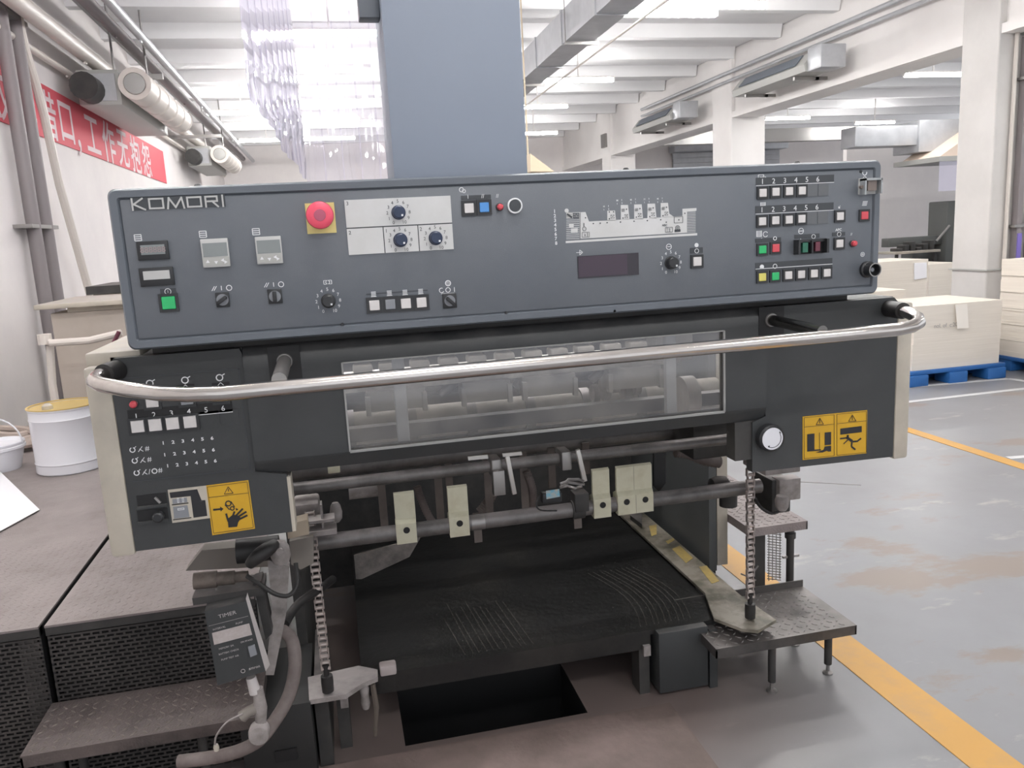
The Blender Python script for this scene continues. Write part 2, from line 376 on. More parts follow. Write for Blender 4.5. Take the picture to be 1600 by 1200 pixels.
# ================================================================== control panel
PY = 1.75
def P(x, y, d=0): v = atY(x, y, PY); v.y = PY - d; return v
PX0, PX1, PZ0, PZ1 = -.413, 1.311, 1.309, 1.628
cp = thing('control_panel', (.45, 1.85, PZ0), 'wide grey operator control panel full of buttons and dials across the top of the press', 'control panel')
def rrect(x0, x1, z0, z1, r, n=5):
    out = []
    for cx, cz, a in ((x1-r, z1-r, 0), (x0+r, z1-r, 90), (x0+r, z0+r, 180), (x1-r, z0+r, 270)):
        for k in range(n+1):
            t = math.radians(a+90*k/n); out.append((cx+r*math.cos(t), cz+r*math.sin(t)))
    return out
s = MB(); o_ = rrect(PX0, PX1, PZ0, PZ1, .016)
rg = []
for (ins, yy) in ((0, PY+.20), (0, PY+.004), (.004, PY-.002), (.017, PY-.002), (.021, PY+.004)):
    rr = rrect(PX0+ins, PX1-ins, PZ0+ins, PZ1-ins, max(.016-ins*.6, .004))
    rg.append([s.bm.verts.new((x, yy, z)) for x, z in rr])
for a, b in zip(rg, rg[1:]):
    for k in range(len(a)): s.bm.faces.new((a[k], a[(k+1) % len(a)], b[(k+1) % len(a)], b[k]))
s.bm.faces.new(rg[0]); s.bm.faces.new(rg[-1])
finish('panel_case', s, m_panel_rim, cp)
s = MB().box(PX0+.0225, PX1-.0225, PY, PY+.006, PZ0+.0225, PZ1-.0225, .001); finish('panel_face', s, m_panel, cp)
s = MB()
for x, y in ((535, 507), (791, 489), (1345, 268), (960, 486)):
    s.lathe(P(x, y), [(.0038, 0), (.003, -.002)], 'Y', 10)
finish('screw', s, m_black, cp)
for x in (295, 1003, 1282):   # small bolts on the top edge
    v = atY(x, 268+(295-x)*.0, PY); finish('lifting_bolt', MB().lathe((v.x, PY+.1, PZ1), [(.009, 0), (.009, .006), (.005, .011)], 'Z', 10), m_black, cp)

def rect(mb, x0, y0, x1, y1, d0=0., d1=.001, Pf=None, bev=0):
    """axis-aligned plate on the panel plane; px corners top-left / bottom-right"""
    Pf = Pf or P; a, b = Pf(x0, y0), Pf(x1, y1); mb.box(a.x, b.x, a.y-d1, a.y-d0, b.z, a.z, bev); return mb
BW, CWD = .0265, .0185
def frame_mesh(W, Cw, dep=.004):
    s = MB(); h, c = W/2, Cw/2
    for a in ((-h, h, c, h), (-h, h, -h, -c), (-h, -c, -c, c), (c, h, -c, c)): s.box(a[0], a[1], -dep, 0, a[2], a[3])
    s.box(-c, c, -.001, 0, -c, c)
    bmesh.ops.recalc_face_normals(s.bm, faces=s.bm.faces); me = bpy.data.meshes.new('push_button'); s.bm.to_mesh(me); s.bm.free(); me.materials.append(m_black); return me
def cap_mesh(Cw, m, dep=.0055):
    s = MB(); h = Cw/2*.95; s.box(-h, h, -dep, -.001, -h, h, .0012)
    bmesh.ops.recalc_face_normals(s.bm, faces=s.bm.faces); me = bpy.data.meshes.new('button_cap'); s.bm.to_mesh(me); s.bm.free(); me.materials.append(m); return me
FM = {}; CM = {}
def button(c, parent, m=m_cap, W=.0285, Cw=.0195, lab=None):
    if (W, Cw) not in FM: FM[(W, Cw)] = frame_mesh(W, Cw)
    if (Cw, m.name) not in CM: CM[(Cw, m.name)] = cap_mesh(Cw, m)
    b = place('push_button', FM[(W, Cw)], c, parent)
    k = place('button_cap', CM[(Cw, m.name)], c, b)
    if lab: k['label'] = lab
    return b
leg = MB()      # all printed white legends of the panel
def T(body, x, y, h=.012, Pf=None, mb=None, sx=1, d=.0005, bold=0): add_text(mb or leg, body, (Pf or P)(x, y, d), h, sx=sx, bold=bold)

# right cluster
for row, pts in enumerate((((1190.8, 301.6), (1211, 300), (1232, 299), (1252, 298)), ((1190, 346), (1210.6, 344.4), (1231.6, 343.4), (1251.4, 342)))):
    for x, y in pts: button(P(x, y), cp)
    s = MB(); a, b = P(pts[0][0]-10, pts[0][1]-19), P(pts[0][0]+112, pts[0][1]-19); s.box(a.x, b.x, PY-.001, PY, a.z-.011, a.z+.007)
    finish('legend_strip', s, m_strip, cp)
    leg.box(a.x, b.x, PY-.0016, PY-.0012, a.z-.0118, a.z-.0105)
    for k in range(6): add_text(leg, str(k+1), (P(*pts[0]).x+k*.0287, PY-.0015, a.z-.002), .017)
    z = P(*pts[3]).z
    for k in range(2):
        x = P(*pts[3]).x+.0287*(k+1); finish('blank_filler', MB().box(x-.0137, x+.0137, PY-.0012, PY, z-.014, z+.015), m_blank, cp)
button(P(1311.4, 338), cp); button(P(1349.6, 336.6), cp, m_capr, lab='red square button cap')
button(P(1190.4, 390), cp, m_capg, lab='green square button cap'); button(P(1211, 387.6), cp, m_capr, lab='red square button cap'); button(P(1310.6, 380.6), cp)
for i, (x, y) in enumerate(((1190, 433), (1210.4, 431.6), (1230.8, 430.1), (1250.8, 428.7), (1270.8, 427.4), (1290.8, 426.2))):
    button(P(x, y), cp, (m_capy, m_capg, m_cap, m_cap, m_cap, m_cap)[i], lab=('yellow button cap', 'green button cap', None, None, None, None)[i])
def strip(x0, y0, x1, y1, Pf=None, par=None):
    finish('legend_strip', rect(MB(), x0, y0, x1, y1, 0, .001, Pf), m_strip, par or cp)
strip(1180, 411, 1300, 416); a = P(1180, 411)
strip(1180, 373, 1220, 377); strip(1241, 367, 1280, 371); strip(1300, 363.5, 1320, 368)
leg.box(P(1180, 420).x, P(1300, 420).x, PY-.0016, PY-.001, P(1180, 421).z, P(1180, 420).z)
# row icons
leg.lathe(P(1190, 417, .001), [(.0055, 0), (.0055, -.0006)], 'Y', 12); leg.ring(P(1210.5, 416, .001), .005, .0015)
T('⇆', 1230.5, 415, .014); T('I▷', 1251, 412.5, .011); T('▷', 1271, 411.5, .012); T('▷▷', 1290.6, 410, .011)
T('◇', 1190, 375, .011); leg.ring(P(1210.5, 372.5, .001), .004, .0015); T('I', 1250.8, 372, .013); leg.ring(P(1270.6, 369.6, .001), .0048, .0012); leg.ring(P(1310.6, 366, .001), .005, .001)
for x, y in ((1186, 366), (1192, 321.5)):
    a = P(x, y)
    for k in range(5): leg.box(a.x-.006, a.x+.006, PY-.0005, PY, a.z-.006+.003*k, a.z-.0045+.003*k)
    for e in (-.006, .006): leg.box(a.x+e-.0008, a.x+e+.0008, PY-.0006, PY, a.z-.006, a.z+.008)
leg.ring(P(1196, 366), .006, .0015, arc=(30, 330)); leg.ring(P(1251.5, 361), .0065, .0015); leg.box(P(1251.5, 361).x-.006, P(1251.5, 361).x+.006, PY-.0006, PY, P(1251.5, 361).z-.001, P(1251.5, 361).z+.001)
T('ᵟ▸', 1191, 278, .016); T('APC', 1310, 359, .009, bold=.01); leg.ring(P(1351, 270), .0055, .0018, arc=(-200, 20)); leg.ring(P(1351, 278.5), .004, .001)
T('ơ', 1311, 324, .012); leg.ring(P(1347.7, 397.5), .005, .0012); leg.ring(P(1347.7, 397.5), .002, .0012)
T('//', 1330, 366, .009)
a = P(1350.5, 318)
for k in range(4): leg.box(a.x-.0065+.0008*k, a.x+.0065+.0008*k, PY-.0005, PY, a.z-.005+.003*k, a.z-.0035+.003*k)
# guarded start/stop block
g = finish('guarded_switch', rect(MB(), 1240, 376, 1287, 395, 0, .003), m_slot, cp)
s = MB(); rect(s, 1240, 375, 1243, 397, 0, .022); rect(s, 1284, 373, 1287, 394.5, 0, .022); rect(s, 1262, 376, 1264, 395.5, 0, .018); rect(s, 1241, 375, 1287, 377, 0, .012)
finish('guard_fin', s, m_black, g)
finish('button_cap', rect(MB(), 1250, 378, 1258, 394, .002, .012), mat('green_dim', (.02, .13, .08), .3), g)
finish('button_cap', rect(MB(), 1270, 377, 1277, 392, .002, .012), mat('red_dim', (.14, .03, .05), .3), g)
# small red indicator lamps
def lamp(c, parent, r=.0075):
    L_ = finish('indicator_lamp', MB().lathe(c, [(r*1.15, 0), (r*1.15, -.003), (r*.9, -.004)], 'Y', 18), m_black, parent)
    k = finish('lamp_lens', MB().lathe(c, [(r*.92, -.003), (r*.85, -.011), (r*.5, -.0135)], 'Y', 18), m_capr, L_); return L_
lamp(P(1332, 380.5), cp); lamp(P(780.5, 323.5), cp)
# large black plug socket at lower right
c = P(1354, 421)
s = MB().lathe(c, [(.020, 0), (.020, -.008), (.0165, -.010), (.0165, -.030), (.013, -.031), (.012, -.016)], 'Y', 28); k = finish('round_socket', s, m_black, cp)
finish('socket_ring', MB().ring(c+Vector((0, -.0315, 0)), .0155, .0022, d=.002, n=28), m_steel, k)
finish('socket_core', MB().lathe(c+Vector((0, -.014, 0)), [(.006, 0), (.005, -.008)], 'Y', 14), m_capgr, k)
# clear key-switch cover
s = MB(); rect(s, 1341, 279, 1366, 303, 0, .004); k = finish('key_switch', s, m_ctrl, cp)
s = MB(); rect(s, 1349, 283, 1362, 298, .004, .018); s.cyl(P(1340, 293, .01), P(1340, 293, .018), .004, 8); finish('key_barrel', s, mat('key_brownish', (.2, .16, .14), .4), k)
s = MB(); rect(s, 1342, 280, 1369, 282, .004, .024); rect(s, 1342, 280, 1344, 305, .004, .024); rect(s, 1367, 280, 1368.5, 303, .004, .024); finish('clear_flap', s, m_lcdl, k)

# ---- numbered dials
def dial(x, y, par, ink, R=.0245, hr=.0135, label_h=.0098, blue=False):
    c = P(x, y)
    kn = finish('dial_knob', MB().lathe(c, [(hr*1.12, 0), (hr*1.12, -.003), (hr, -.004), (hr*.94, -.018), (hr*.8, -.0195)], 'Y', 22), mat('knob_blue_black', (.022, .035, .075), .35) if blue else m_black, par)
    finish('pointer', MB().box(c.x+.004, c.x+.008, c.y-.0202, c.y-.019, c.z-.0085, c.z-.0045), m_white, kn)
    for k in range(11):
        a = math.radians(240-30*k); add_text(ink, str(k), (c.x+R*math.cos(a), c.y-.0011, c.z+R*math.sin(a)), label_h)
dial(513, 470, cp, leg); dial(1048, 410.5, cp, leg)
leg.ring(P(1045, 385.6), .0062, .0014); leg.box(P(1045, 385.6).x-.0035, P(1045, 385.6).x+.004, PY-.0006, PY, P(1045, 385.6).z-.0005, P(1045, 385.6).z+.001)
a = P(512, 441); leg.ring(a, .004, .0014); leg.line(a+Vector((-.008, 0, .004)), a+Vector((.008, 0, .004)), .001); leg.line(a+Vector((-.008, 0, -.004)), a+Vector((.008, 0, -.004)), .001)
for e in (-1, 1): leg.line(a+Vector((e*.008, 0, .004)), a+Vector((e*.008, 0, -.004)), .0014)
# white plate with three dials
A, B = P(541, 313), P(705, 392); zt, zb = P(625, 309).z, P(625, 394).z; zm = P(620, 353).z; xl, xr = P(540, 340).x, P(706, 345).x
pk = MB()
xa, xb = P(600, 375).x, P(654, 372).x
wp = MB().box(xl, xr, PY-.0012, PY, zb, zt); wp = finish('dial_plate', wp, m_strip, cp)
s = MB().box(xl, xr, PY-.002, PY-.001, zm+.0012, zt); s.box(xl, xa-.001, PY-.002, PY-.001, zb, zm-.0012); s.box(xa+.001, xb-.001, PY-.002, PY-.001, zb, zm-.0012); s.box(xb+.001, xr, PY-.002, PY-.001, zb, zm-.0012)
finish('plate_field', s, m_plate, wp)
for x, y in ((622.5, 332), (625.5, 375), (680.5, 372)):
    dial(x, y, cp, pk, blue=True, R=.0235)
for t, x, z in (('3', xl+.006, zt-.007), ('2', xl+.006, zm-.009), ('1', xa+.006, zm-.009), ('2', xb+.006, zm-.009)): add_text(pk, t, (x, PY-.0022, z), .011)
for v in pk.bm.verts: v.co.y = min(v.co.y, PY-.0021)
finish('dial_numbers', pk, m_strip, cp)
# emergency stop
finish('stop_plate', rect(MB(), 476, 318, 526, 363.5, 0, .0015), m_esy, cp)
c = P(500, 337)
es = finish('emergency_stop_button', MB().lathe(c, [(.014, 0), (.014, -.016), (.0265, -.018), (.028, -.024), (.0265, -.030), (.021, -.034), (.012, -.0345)], 'Y', 32), m_esr, cp); es['label'] = 'red mushroom emergency stop button'
finish('button_centre', MB().lathe(c, [(.012, -.034), (.0115, -.036), (.008, -.0362)], 'Y', 24), mat('estop_centre', (.42, .09, .15), .4), es)
# counters, controllers
for (f, wdw, m_) in (((213, 378, 266, 404.5), (220, 383.5, 259.5, 396.5), m_lcd), ((217, 419.5, 274, 445), (224, 424, 267, 435), m_ctrl)):
    k = finish('counter', rect(MB(), *f, 0, .006, bev=.001), m_black, cp); finish('counter_window', rect(MB(), *wdw, .006, .0072), m_, k)
    if m_ is m_lcd:
        s = MB(); add_text(s, '888888', P(240, 390, .0078), .016, sx=1.0); finish('counter_digits', s, mat('faint_digits', (.32, .25, .25), .4), k)
for (f, wd, kb) in (((313, 374, 361, 416), (316.5, 380.5, 357, 399.5), (317, 403, 360.5, 413.5)), ((398, 370.5, 443, 411), (401, 376, 439.5, 394.5), (402, 398, 441, 408.5))):
    k = finish('temperature_controller', rect(MB(), *f, 0, .008, bev=.0015), m_ctrl, cp)
    finish('display', rect(MB(), *wd, .008, .0088), m_lcd, k)
    finish('key_area', rect(MB(), *kb, .008, .0088), m_capgr if 0 else mat('controller_keys', (.40, .40, .38), .5), k)
    s = MB(); x0, y0, x1, y1 = kb
    for q, fx in enumerate((.2, .5, .72, .85)): add_text(s, '▲▼◀▶'[q], P(x0+(x1-x0)*fx, (y0+y1)/2+(2 if q % 2 else -1)-.075*(x1-x0)*(fx-.5), .0092), .008)
    finish('key_mark', s, m_white, k)
for x0, y0 in ((209.5, 367), (311, 361.5), (394, 357.5)):
    a = P(x0, y0); b = P(x0+12, y0+9)
    for k in range(4): z = a.z+(b.z-a.z)*k/3; leg.line((a.x, PY, z), (b.x, PY, z), .0016)
    for k in range(2): x = a.x+(b.x-a.x)*k; leg.line((x, PY, a.z), (x, PY, b.z), .0016)
# green button and legends at left
finish('legend_strip', rect(MB(), 250, 451.5, 276, 460), m_strip, cp); leg.ring(P(262.5, 455.5, .001), .0058, .0013); T('I', 262.5, 455.5, .008, d=.0012)
button(P(264, 473), cp, m_capg, W=.037, Cw=.027, lab='green square start button cap')
# rotary selector switches
for i, (x0, y0, x1, y1, ang) in enumerate(((336, 457.5, 360, 479, 35), (417.5, 452.5, 442, 473.5, 90), (691, 459, 714, 480.5, -45))):
    k = finish('selector_switch', rect(MB(), x0, y0, x1, y1, 0, .004, bev=.001), m_black, cp); c = P((x0+x1)/2, (y0+y1)/2)
    finish('selector_disc', MB().lathe(c, [(.012, -.003), (.0118, -.0055)], 'Y', 22), m_capgr, k)
    finish('selector_grip', MB().obox(c+Vector((0, -.012, 0)), .0215, .013, .0075, ry=-math.radians(ang), bev=.0015), m_black, k)
for x, y in ((346, 450.5), (427.5, 445)):
    a = P(x, y); leg.line(a+Vector((-.019, 0, -.004)), a+Vector((-.013, 0, .005)), .0014); leg.line(a+Vector((-.015, 0, -.004)), a+Vector((-.009, 0, .005)), .0014)
    leg.line(a+Vector((0, 0, -.004)), a+Vector((0, 0, .005)), .0014); leg.ring(a+Vector((.015, 0, 0)), .0052, .0015)
a = P(700, 453); leg.ring(a, .005, .0014); leg.ring(a+Vector((-.014, 0, 0)), .005, .0014, arc=(60, 330)); leg.line(a+Vector((.014, 0, -.005)), a+Vector((.014, 0, .005)), .0014); leg.line(a+Vector((-.016, 0, -.0075)), a+Vector((.014, 0, -.0075)), .001)
a = P(700, 442.5); leg.ring(a, .0055, .002); leg.ring(a, .0025, .001)
# four buttons, pair with blue
finish('legend_strip', rect(MB(), 572, 459, 668, 454), m_strip, cp)
for i, (x, y) in enumerate(((585, 477), (609.7, 475.3), (634, 474), (658.4, 472.5))):
    button(P(x, y), cp, (m_cap, m_capgr, m_cap, m_cap)[i], W=.0335, Cw=.0225)
    a = P(x, y)+Vector((0, -.001, .0245))
    for k in range(4): leg.box(a.x-.005, a.x+.005, a.y-.0005, a.y, a.z-.006+.003*k, a.z-.0045+.003*k)
    leg.line(a+Vector((-.006, 0, -.006)), a+Vector((.006, 0, -.006)), .001)
finish('legend_strip', rect(MB(), 720, 306, 767, 310.5), m_strip, cp)
button(P(732.5, 325.5), cp, W=.0325, Cw=.0215); button(P(756.3, 324), cp, m_capb, W=.0325, Cw=.0215, lab='blue square button cap')
T('I', 731, 307.5, .012, d=.0012); T('//', 754, 306.5, .012, d=.0012)
a = P(721, 296.5); leg.ring(a, .0045, .0016); leg.ring(a+Vector((.005, 0, -.003)), .0035, .0014); T('//', 777, 306, .011)
c = P(803.8, 321.5)
k = finish('round_connector', MB().lathe(c, [(.0165, 0), (.0165, -.007), (.0135, -.0075), (.013, -.004)], 'Y', 28), m_white, cp)
finish('connector_core', MB().lathe(c, [(.0128, -.003), (.0125, -.007), (.007, -.0072)], 'Y', 24), m_strip, k)
# readout
k = finish('readout', rect(MB(), 902, 400.5, 998, 429, 0, .002), m_vfd, cp); finish('readout_glass', rect(MB(), 903, 401.5, 980, 428, .002, .0026), mat('readout_purple', (.045, .028, .045), .12), k)
a = P(905, 394.5); leg.line(a+Vector((-.007, 0, 0)), a+Vector((.005, 0, 0)), .0013); leg.line(a+Vector((.001, 0, .0055)), a+Vector((.008, 0, 0)), .0013); leg.line(a+Vector((.001, 0, -.0055)), a+Vector((.008, 0, 0)), .0013); leg.line(a+Vector((.001, 0, -.0055)), a+Vector((.001, 0, .0055)), .001)
button(P(1088.5, 408.5), cp, W=.031, Cw=.0215); strip(1078, 387.5, 1098, 395); leg.ring(P(1088.3, 392, .001), .0048, .0012); leg.lathe(P(1088.3, 383), [(.005, 0), (.005, -.0006)], 'Y', 14)
for k in range(8): T(str(k+1), 866.4+k*.36, 330+k*7.12, .0105, bold=.02)
# machine schematic
def S(cx, cy, d=0): return P(860+cx/6.4, 300+cy/6.4, d)
out = [(150, 205), (350, 200), (385, 295), (568, 288), (568, 188), (645, 185), (655, 280), (703, 278), (703, 130), (775, 129), (790, 272), (837, 269), (837, 125), (912, 123), (925, 265), (970, 262), (970, 118), (1045, 115), (1060, 258), (1103, 256), (1103, 110), (1175, 108), (1187, 215), (1232, 245), (1320, 240), (1320, 168), (1460, 160), (1460, 188), (1365, 194), (1365, 405), (1450, 400), (1458, 402), (1365, 408), (295, 468), (160, 476)]
s = MB(); s.prism([S(*p) for p in [(290, 203), (350, 200), (385, 295), (1240, 246), (1320, 240), (1320, 168), (1460, 160), (1460, 188), (1365, 194), (1365, 407), (293, 468)]], (0, -.0006, 0))
for q in ([(568, 288), (568, 188), (645, 185), (655, 284)], [(703, 278), (703, 130), (775, 129), (790, 276)], [(837, 272), (837, 125), (912, 123), (925, 270)], [(970, 264), (970, 118), (1045, 115), (1060, 262)], [(1103, 256), (1103, 110), (1175, 108), (1187, 215), (1232, 248)]):
    s.prism([S(*p) for p in q], (0, -.0006, 0))
s.prism([S(*p) for p in ((153, 490), (1467, 410), (1467, 434), (153, 512))], (0, -.0006, 0)); s.lathe(S(162, 187), [(.0048, 0), (.0048, -.0006)], 'Y', 12)
for k in range(15): y = 208+k*18.6; s.line(S(158, y), S(290, y-3), .0013)
s.prism([S(*p) for p in ((158, 208), (222, 206), (222, 262), (160, 264))], (0, -.0006, 0)); s.prism([S(*p) for p in ((185, 318), (232, 315), (232, 355), (188, 357))], (0, -.0008, 0)); s.prism([S(*p) for p in ((205, 365), (272, 361), (272, 402), (205, 406))], (0, -.0008, 0))
for k in range(14): y = 196+k*15.8; s.line(S(1366, y), S(1452, y-3), .0012)
sch = finish('press_diagram', s, m_plate, cp)
s = MB()
for x, y in ((350, 258), (428, 316), (497, 312), (566, 307), (700, 301), (835, 293), (968, 286), (1102, 278), (588, 200), (630, 198), (589, 268), (724, 261), (858, 252), (992, 246), (1124, 238), (760, 172), (894, 166), (1026, 159), (1160, 152), (1157, 302), (1283, 279), (1343, 213)): s.lathe(S(x, y, .0006), [(.0016, 0), (.0016, -.0005)], 'Y', 8)
for x, y in ((620, 246), (757, 240), (892, 231), (1024, 223), (1158, 215)):
    a = S(x, y, .0008)
    for e, f in ((-1, -1), (1, -1), (1, 1), (-1, 1)):
        s.line(a+Vector((e*.0035, 0, f*.0035)), a+Vector((e*.001, 0, f*.0035)), .0009); s.line(a+Vector((e*.0035, 0, f*.0035)), a+Vector((e*.0035, 0, f*.001)), .0009)
    s.line(a+Vector((-.001, 0, -.002)), a+Vector((.001, 0, .002)), .0009)
for x, y in ((727, 182), (860, 178), (994, 172), (1127, 165)):
    for k in range(4): s.line(S(x-15, y-12+8*k, .0007), S(x+15, y-13+8*k, .0007), .0007)
def rr(x0, y0, x1, y1, w=.0008):
    p = [S(x0, y0, .0008), S(x1, y0-(x1-x0)*.05, .0008), S(x1, y1-(x1-x0)*.05, .0008), S(x0, y1, .0008)]
    for i in range(4): s.line(p[i], p[(i+1) % 4], w)
rr(232, 212, 282, 262); rr(315, 405, 388, 452); s.line(S(370, 403, .0008), S(370, 450, .0008), .0008); rr(1148, 355, 1220, 403); s.line(S(1165, 354, .0008), S(1165, 402, .0008), .0008); rr(1236, 250, 1322, 310)
s.ring(S(257, 237, .0008), .003, .0008); s.ring(S(1270, 360, .0008), .0052, .0012); s.ring(S(1270, 360, .0008), .0022, .0012); s.ring(S(338, 368, .0008), .0042, .001); s.line(S(333, 310, .0008), S(333, 345, .0008), .0018)
s.prism([S(*p, .0006) for p in ((1240, 375), (1300, 372), (1300, 398), (1240, 402))], (0, -.0003, 0)); s.line(S(165, 220, .0008), S(215, 256, .0008), .004)
add_text(s, 'a', S(345, 430, .0008), .009); add_text(s, '2', S(1190, 380, .0008), .009); add_text(s, 'ABC', S(1140, 332, .0008), .0065, bold=.02)
s.line(S(297, 205, .0008), S(297, 468, .0008), .0008)
finish('diagram_mark', s, m_strip, sch)
for x, y in ((535, 145), (668, 85), (805, 78), (940, 72), (1073, 68)):
    add_text(leg, 'M', S(x, y), .0055, bold=.02); add_text(leg, '5', S(x, y+32), .005); add_text(leg, '1', S(x+45, y-5), .005, bold=.03); add_text(leg, '2', S(x+47, y+25), .005)
tag(finish('panel_legend', leg, m_white, cp), kind='stuff')
# maker's plate
finish('name_plate', rect(MB(), 203, 309.5, 353, 322.5), m_strip, cp)
s = MB(); L0, L1 = P(204, 321.5), P(350, 312); hh = .0108; zc = (L0.z+L1.z)/2; wd = (L1.x-L0.x); sw = .0033; yy = PY-.0011
def st(pts, y=yy):     # stroke path in fractions of the letter box (x, z -1..1)
    for i_, (p, q) in enumerate(zip(pts, pts[1:])):
        A1, B1 = Vector((p[0], y-.0001*i_, zc+p[1]*hh)), Vector((q[0], y-.0001*i_, zc+q[1]*hh)); e_ = (B1-A1).normalized()*sw*.45; s.line(A1-e_, B1+e_, sw, .0012)
def X(f): return L0.x + wd*f
st([(X(.02), -1), (X(.02), 1)]); st([(X(.13), 1), (X(.035), 0), (X(.15), -1)])
for f in (.2, .605): st([(X(f), -.85), (X(f), .85), (X(f+.145), .85), (X(f+.145), -.85), (X(f), -.85)])
st([(X(.39), -1), (X(.41), .9), (X(.475), -.8), (X(.545), .9), (X(.565), -1)])
st([(X(.80), -1), (X(.80), .85), (X(.925), .85), (X(.925), 0), (X(.82), 0)]); st([(X(.87), 0), (X(.93), -1)]); st([(X(.985), -1), (X(.985), 1)])
nm = finish('name_letters', s, m_ctrl, cp)

# ================================================================== delivery housing
HY = 1.80
def H(x, y, d=0): v = atY(x, y, HY); v.y = HY-d; return v
dh = thing('press_delivery', (.47, 2.1, 0), 'dark grey delivery end of the printing press with window, below the control panel', 'printing press')
XL, XLc, XRc, XR = -.467, -.200, 1.035, 1.408
ZT, ZB, ZC = 1.290, .867, 1.005
# left cover (L-shaped shell)
s = MB(); s.prism([(XL, HY, ZB), (-.137, HY, ZB), (-.137, HY, ZC-.003), (XLc-.001, HY, ZC+.01), (XLc-.001, HY, ZT-.012), (XLc-.006, HY, ZT), (XL+.012, HY, ZT), (XL, HY, ZT-.012)], (0, .03, 0))
s.box(XL, XLc-.002, HY+.02, HY+.26, ZT-.012, ZT); s.box(XL, XL+.012, HY+.02, HY+.5, ZB, ZT-.006)
finish('front_cover', s, m_house, dh)
s = MB(); s.prism([(XR, HY, ZB), (1.0, HY, ZB+.005), (1.0, HY, ZC-.003), (XRc+.001, HY, ZC+.01), (XRc+.001, HY, ZT-.03), (XRc+.01, HY, ZT), (XR-.012, HY, ZT), (XR, HY, ZT-.012)], (0, .03, 0))
s.box(XRc+.002, XR, HY+.02, HY+.26, ZT-.012, ZT); s.box(XR-.012, XR, HY+.02, HY+.5, ZB, ZT-.006)
finish('front_cover', s, m_house, dh)
# centre cover with window opening
WX0, WX1 = H(541, 640).x, H(1129, 580).x; WZ1, WZ0 = H(830, 541).z, H(830, 674).z
def prof(z0, z1, x0, x1, mb, top=False, bot=False):
    if top: pr = [(HY+.26, ZT), (HY+.02, ZT), (HY+.004, ZT-.006), (HY-.008, ZT-.022), (HY-.008, z0), (HY+.016, z0), (HY+.02, ZT-.012), (HY+.26, ZT-.012)]
    elif bot: pr = [(HY-.008, z1), (HY-.008, ZC+.035), (HY-.004, ZC+.025), (HY+.010, ZC), (HY+.06, ZC-.006), (HY+.06, ZC+.004), (HY+.02, ZC+.008), (HY+.016, ZC+.04), (HY+.016, z1)]
    else: pr = [(HY-.008, z1), (HY-.008, z0), (HY+.016, z0), (HY+.016, z1)]
    mb.prism([(x0, y, z) for y, z in pr], (x1-x0, 0, 0))
s = MB(); prof(WZ1, ZT, XLc, XRc, s, top=True); prof(ZC, WZ0, XLc, XRc, s, bot=True); prof(WZ0, WZ1, XLc, WX0, s); prof(WZ0, WZ1, WX1, XRc, s)
finish('centre_cover', s, m_house, dh, smooth=50)
win = MB()
for a in ((WX0, WX1, WZ0-.003, WZ0+.002), (WX0, WX1, WZ1-.002, WZ1+.001), (WX0-.002, WX0+.002, WZ0, WZ1), (WX1-.002, WX1+.002, WZ0, WZ1)): win.box(a[0], a[1], HY-.011, HY-.005, a[2], a[3])
wf = finish('window_trim', win, mat('window_edge', (.30, .30, .29), .4), dh)
finish('window_pane', MB().box(WX0, WX1, HY, HY+.005, WZ0, WZ1), m_glass, wf)
# upper ledge under panel
finish('panel_ledge', MB().box(-.386, 1.285, HY+.035, HY+.26, ZT-.002, PZ0+.02), m_dark, dh)
# cream end trims and top skins
for (x0, x1) in ((XL-.05, XL), (XR, XR+.044)):
    s = MB(); xm = (x0+x1)/2; s.box(x0, x1, HY-.004, HY+.6, ZB-.008, ZT-.015, .008); finish('end_trim', s, m_cream, dh)
finish('top_skin', MB().box(XL-.048, XL+.06, HY+.02, HY+.75, ZT-.016, ZT+.012, .004), m_cream, dh)
# inside-edge cream flanges of the opening
finish('edge_flange', MB().box(-.137, -.129, HY+.002, HY+.06, ZB, ZC-.01), m_cream, dh)
# panel border groove on left cover
s = MB(); q = [H(182, 592), H(368, 576), H(390, 733), H(206, 752)]
x0, x1, z0, z1 = H(184, 590).x, H(383, 660).x, H(300, 743).z, H(300, 582).z
for a in ((x0, x1, z0, z0+.002), (x0, x1, z1-.0015, z1), (x1-.0015, x1, z0, z1)): s.box(a[0], a[1], HY-.0012, HY, a[2], a[3])
finish('panel_border', s, m_strip, dh)
hl = MB()
def TH(body, x, y, h, sx=1, bold=0): add_text(hl, body, H(x, y, .0016), h, sx=sx, bold=bold)
x0, x1 = H(200, 650).x, H(363, 635).x; zz = H(213, 651).z
finish('legend_strip', MB().box(x0, x1, HY-.0012, HY, zz-.008, zz+.015), m_slot, dh)
hl.box(x0, x1, HY-.0018, HY-.001, zz-.0095, zz-.008)
for k in range(6): add_text(hl, str(k+1), (H(213, 650).x+k*(H(348.6, 636.5).x-H(213, 650).x)/5, HY-.0016, zz+.001), .0165)
for x, y in ((215.5, 666), (243, 663.6), (270, 661.2), (297.3, 658.8)): button(H(x, y), dh, W=.037, Cw=.027)
bz = H(256, 662).z
for k in range(2): x = H(297.3, 658).x+.0405*(k+1); finish('blank_filler', MB().box(x-.019, x+.019, HY-.0012, HY, bz-.018, bz+.018), m_house, dh)
lamp(H(209.5, 631), dh, .0085); button(H(238, 627), dh, W=.036, Cw=.026)
for x, y in ((292, 623), (345, 619)): button(H(x, y), dh, m_capgr if x < 300 else m_strip, W=.036, Cw=.026)
for x, y, t in ((234, 599, 'o'), (289, 594, 'o'), (343, 590, 'o')): hl.ring(H(x, y), .0065, .0022); hl.line(H(x+3, y-3, 0), H(x+8, y-6, 0), .002)
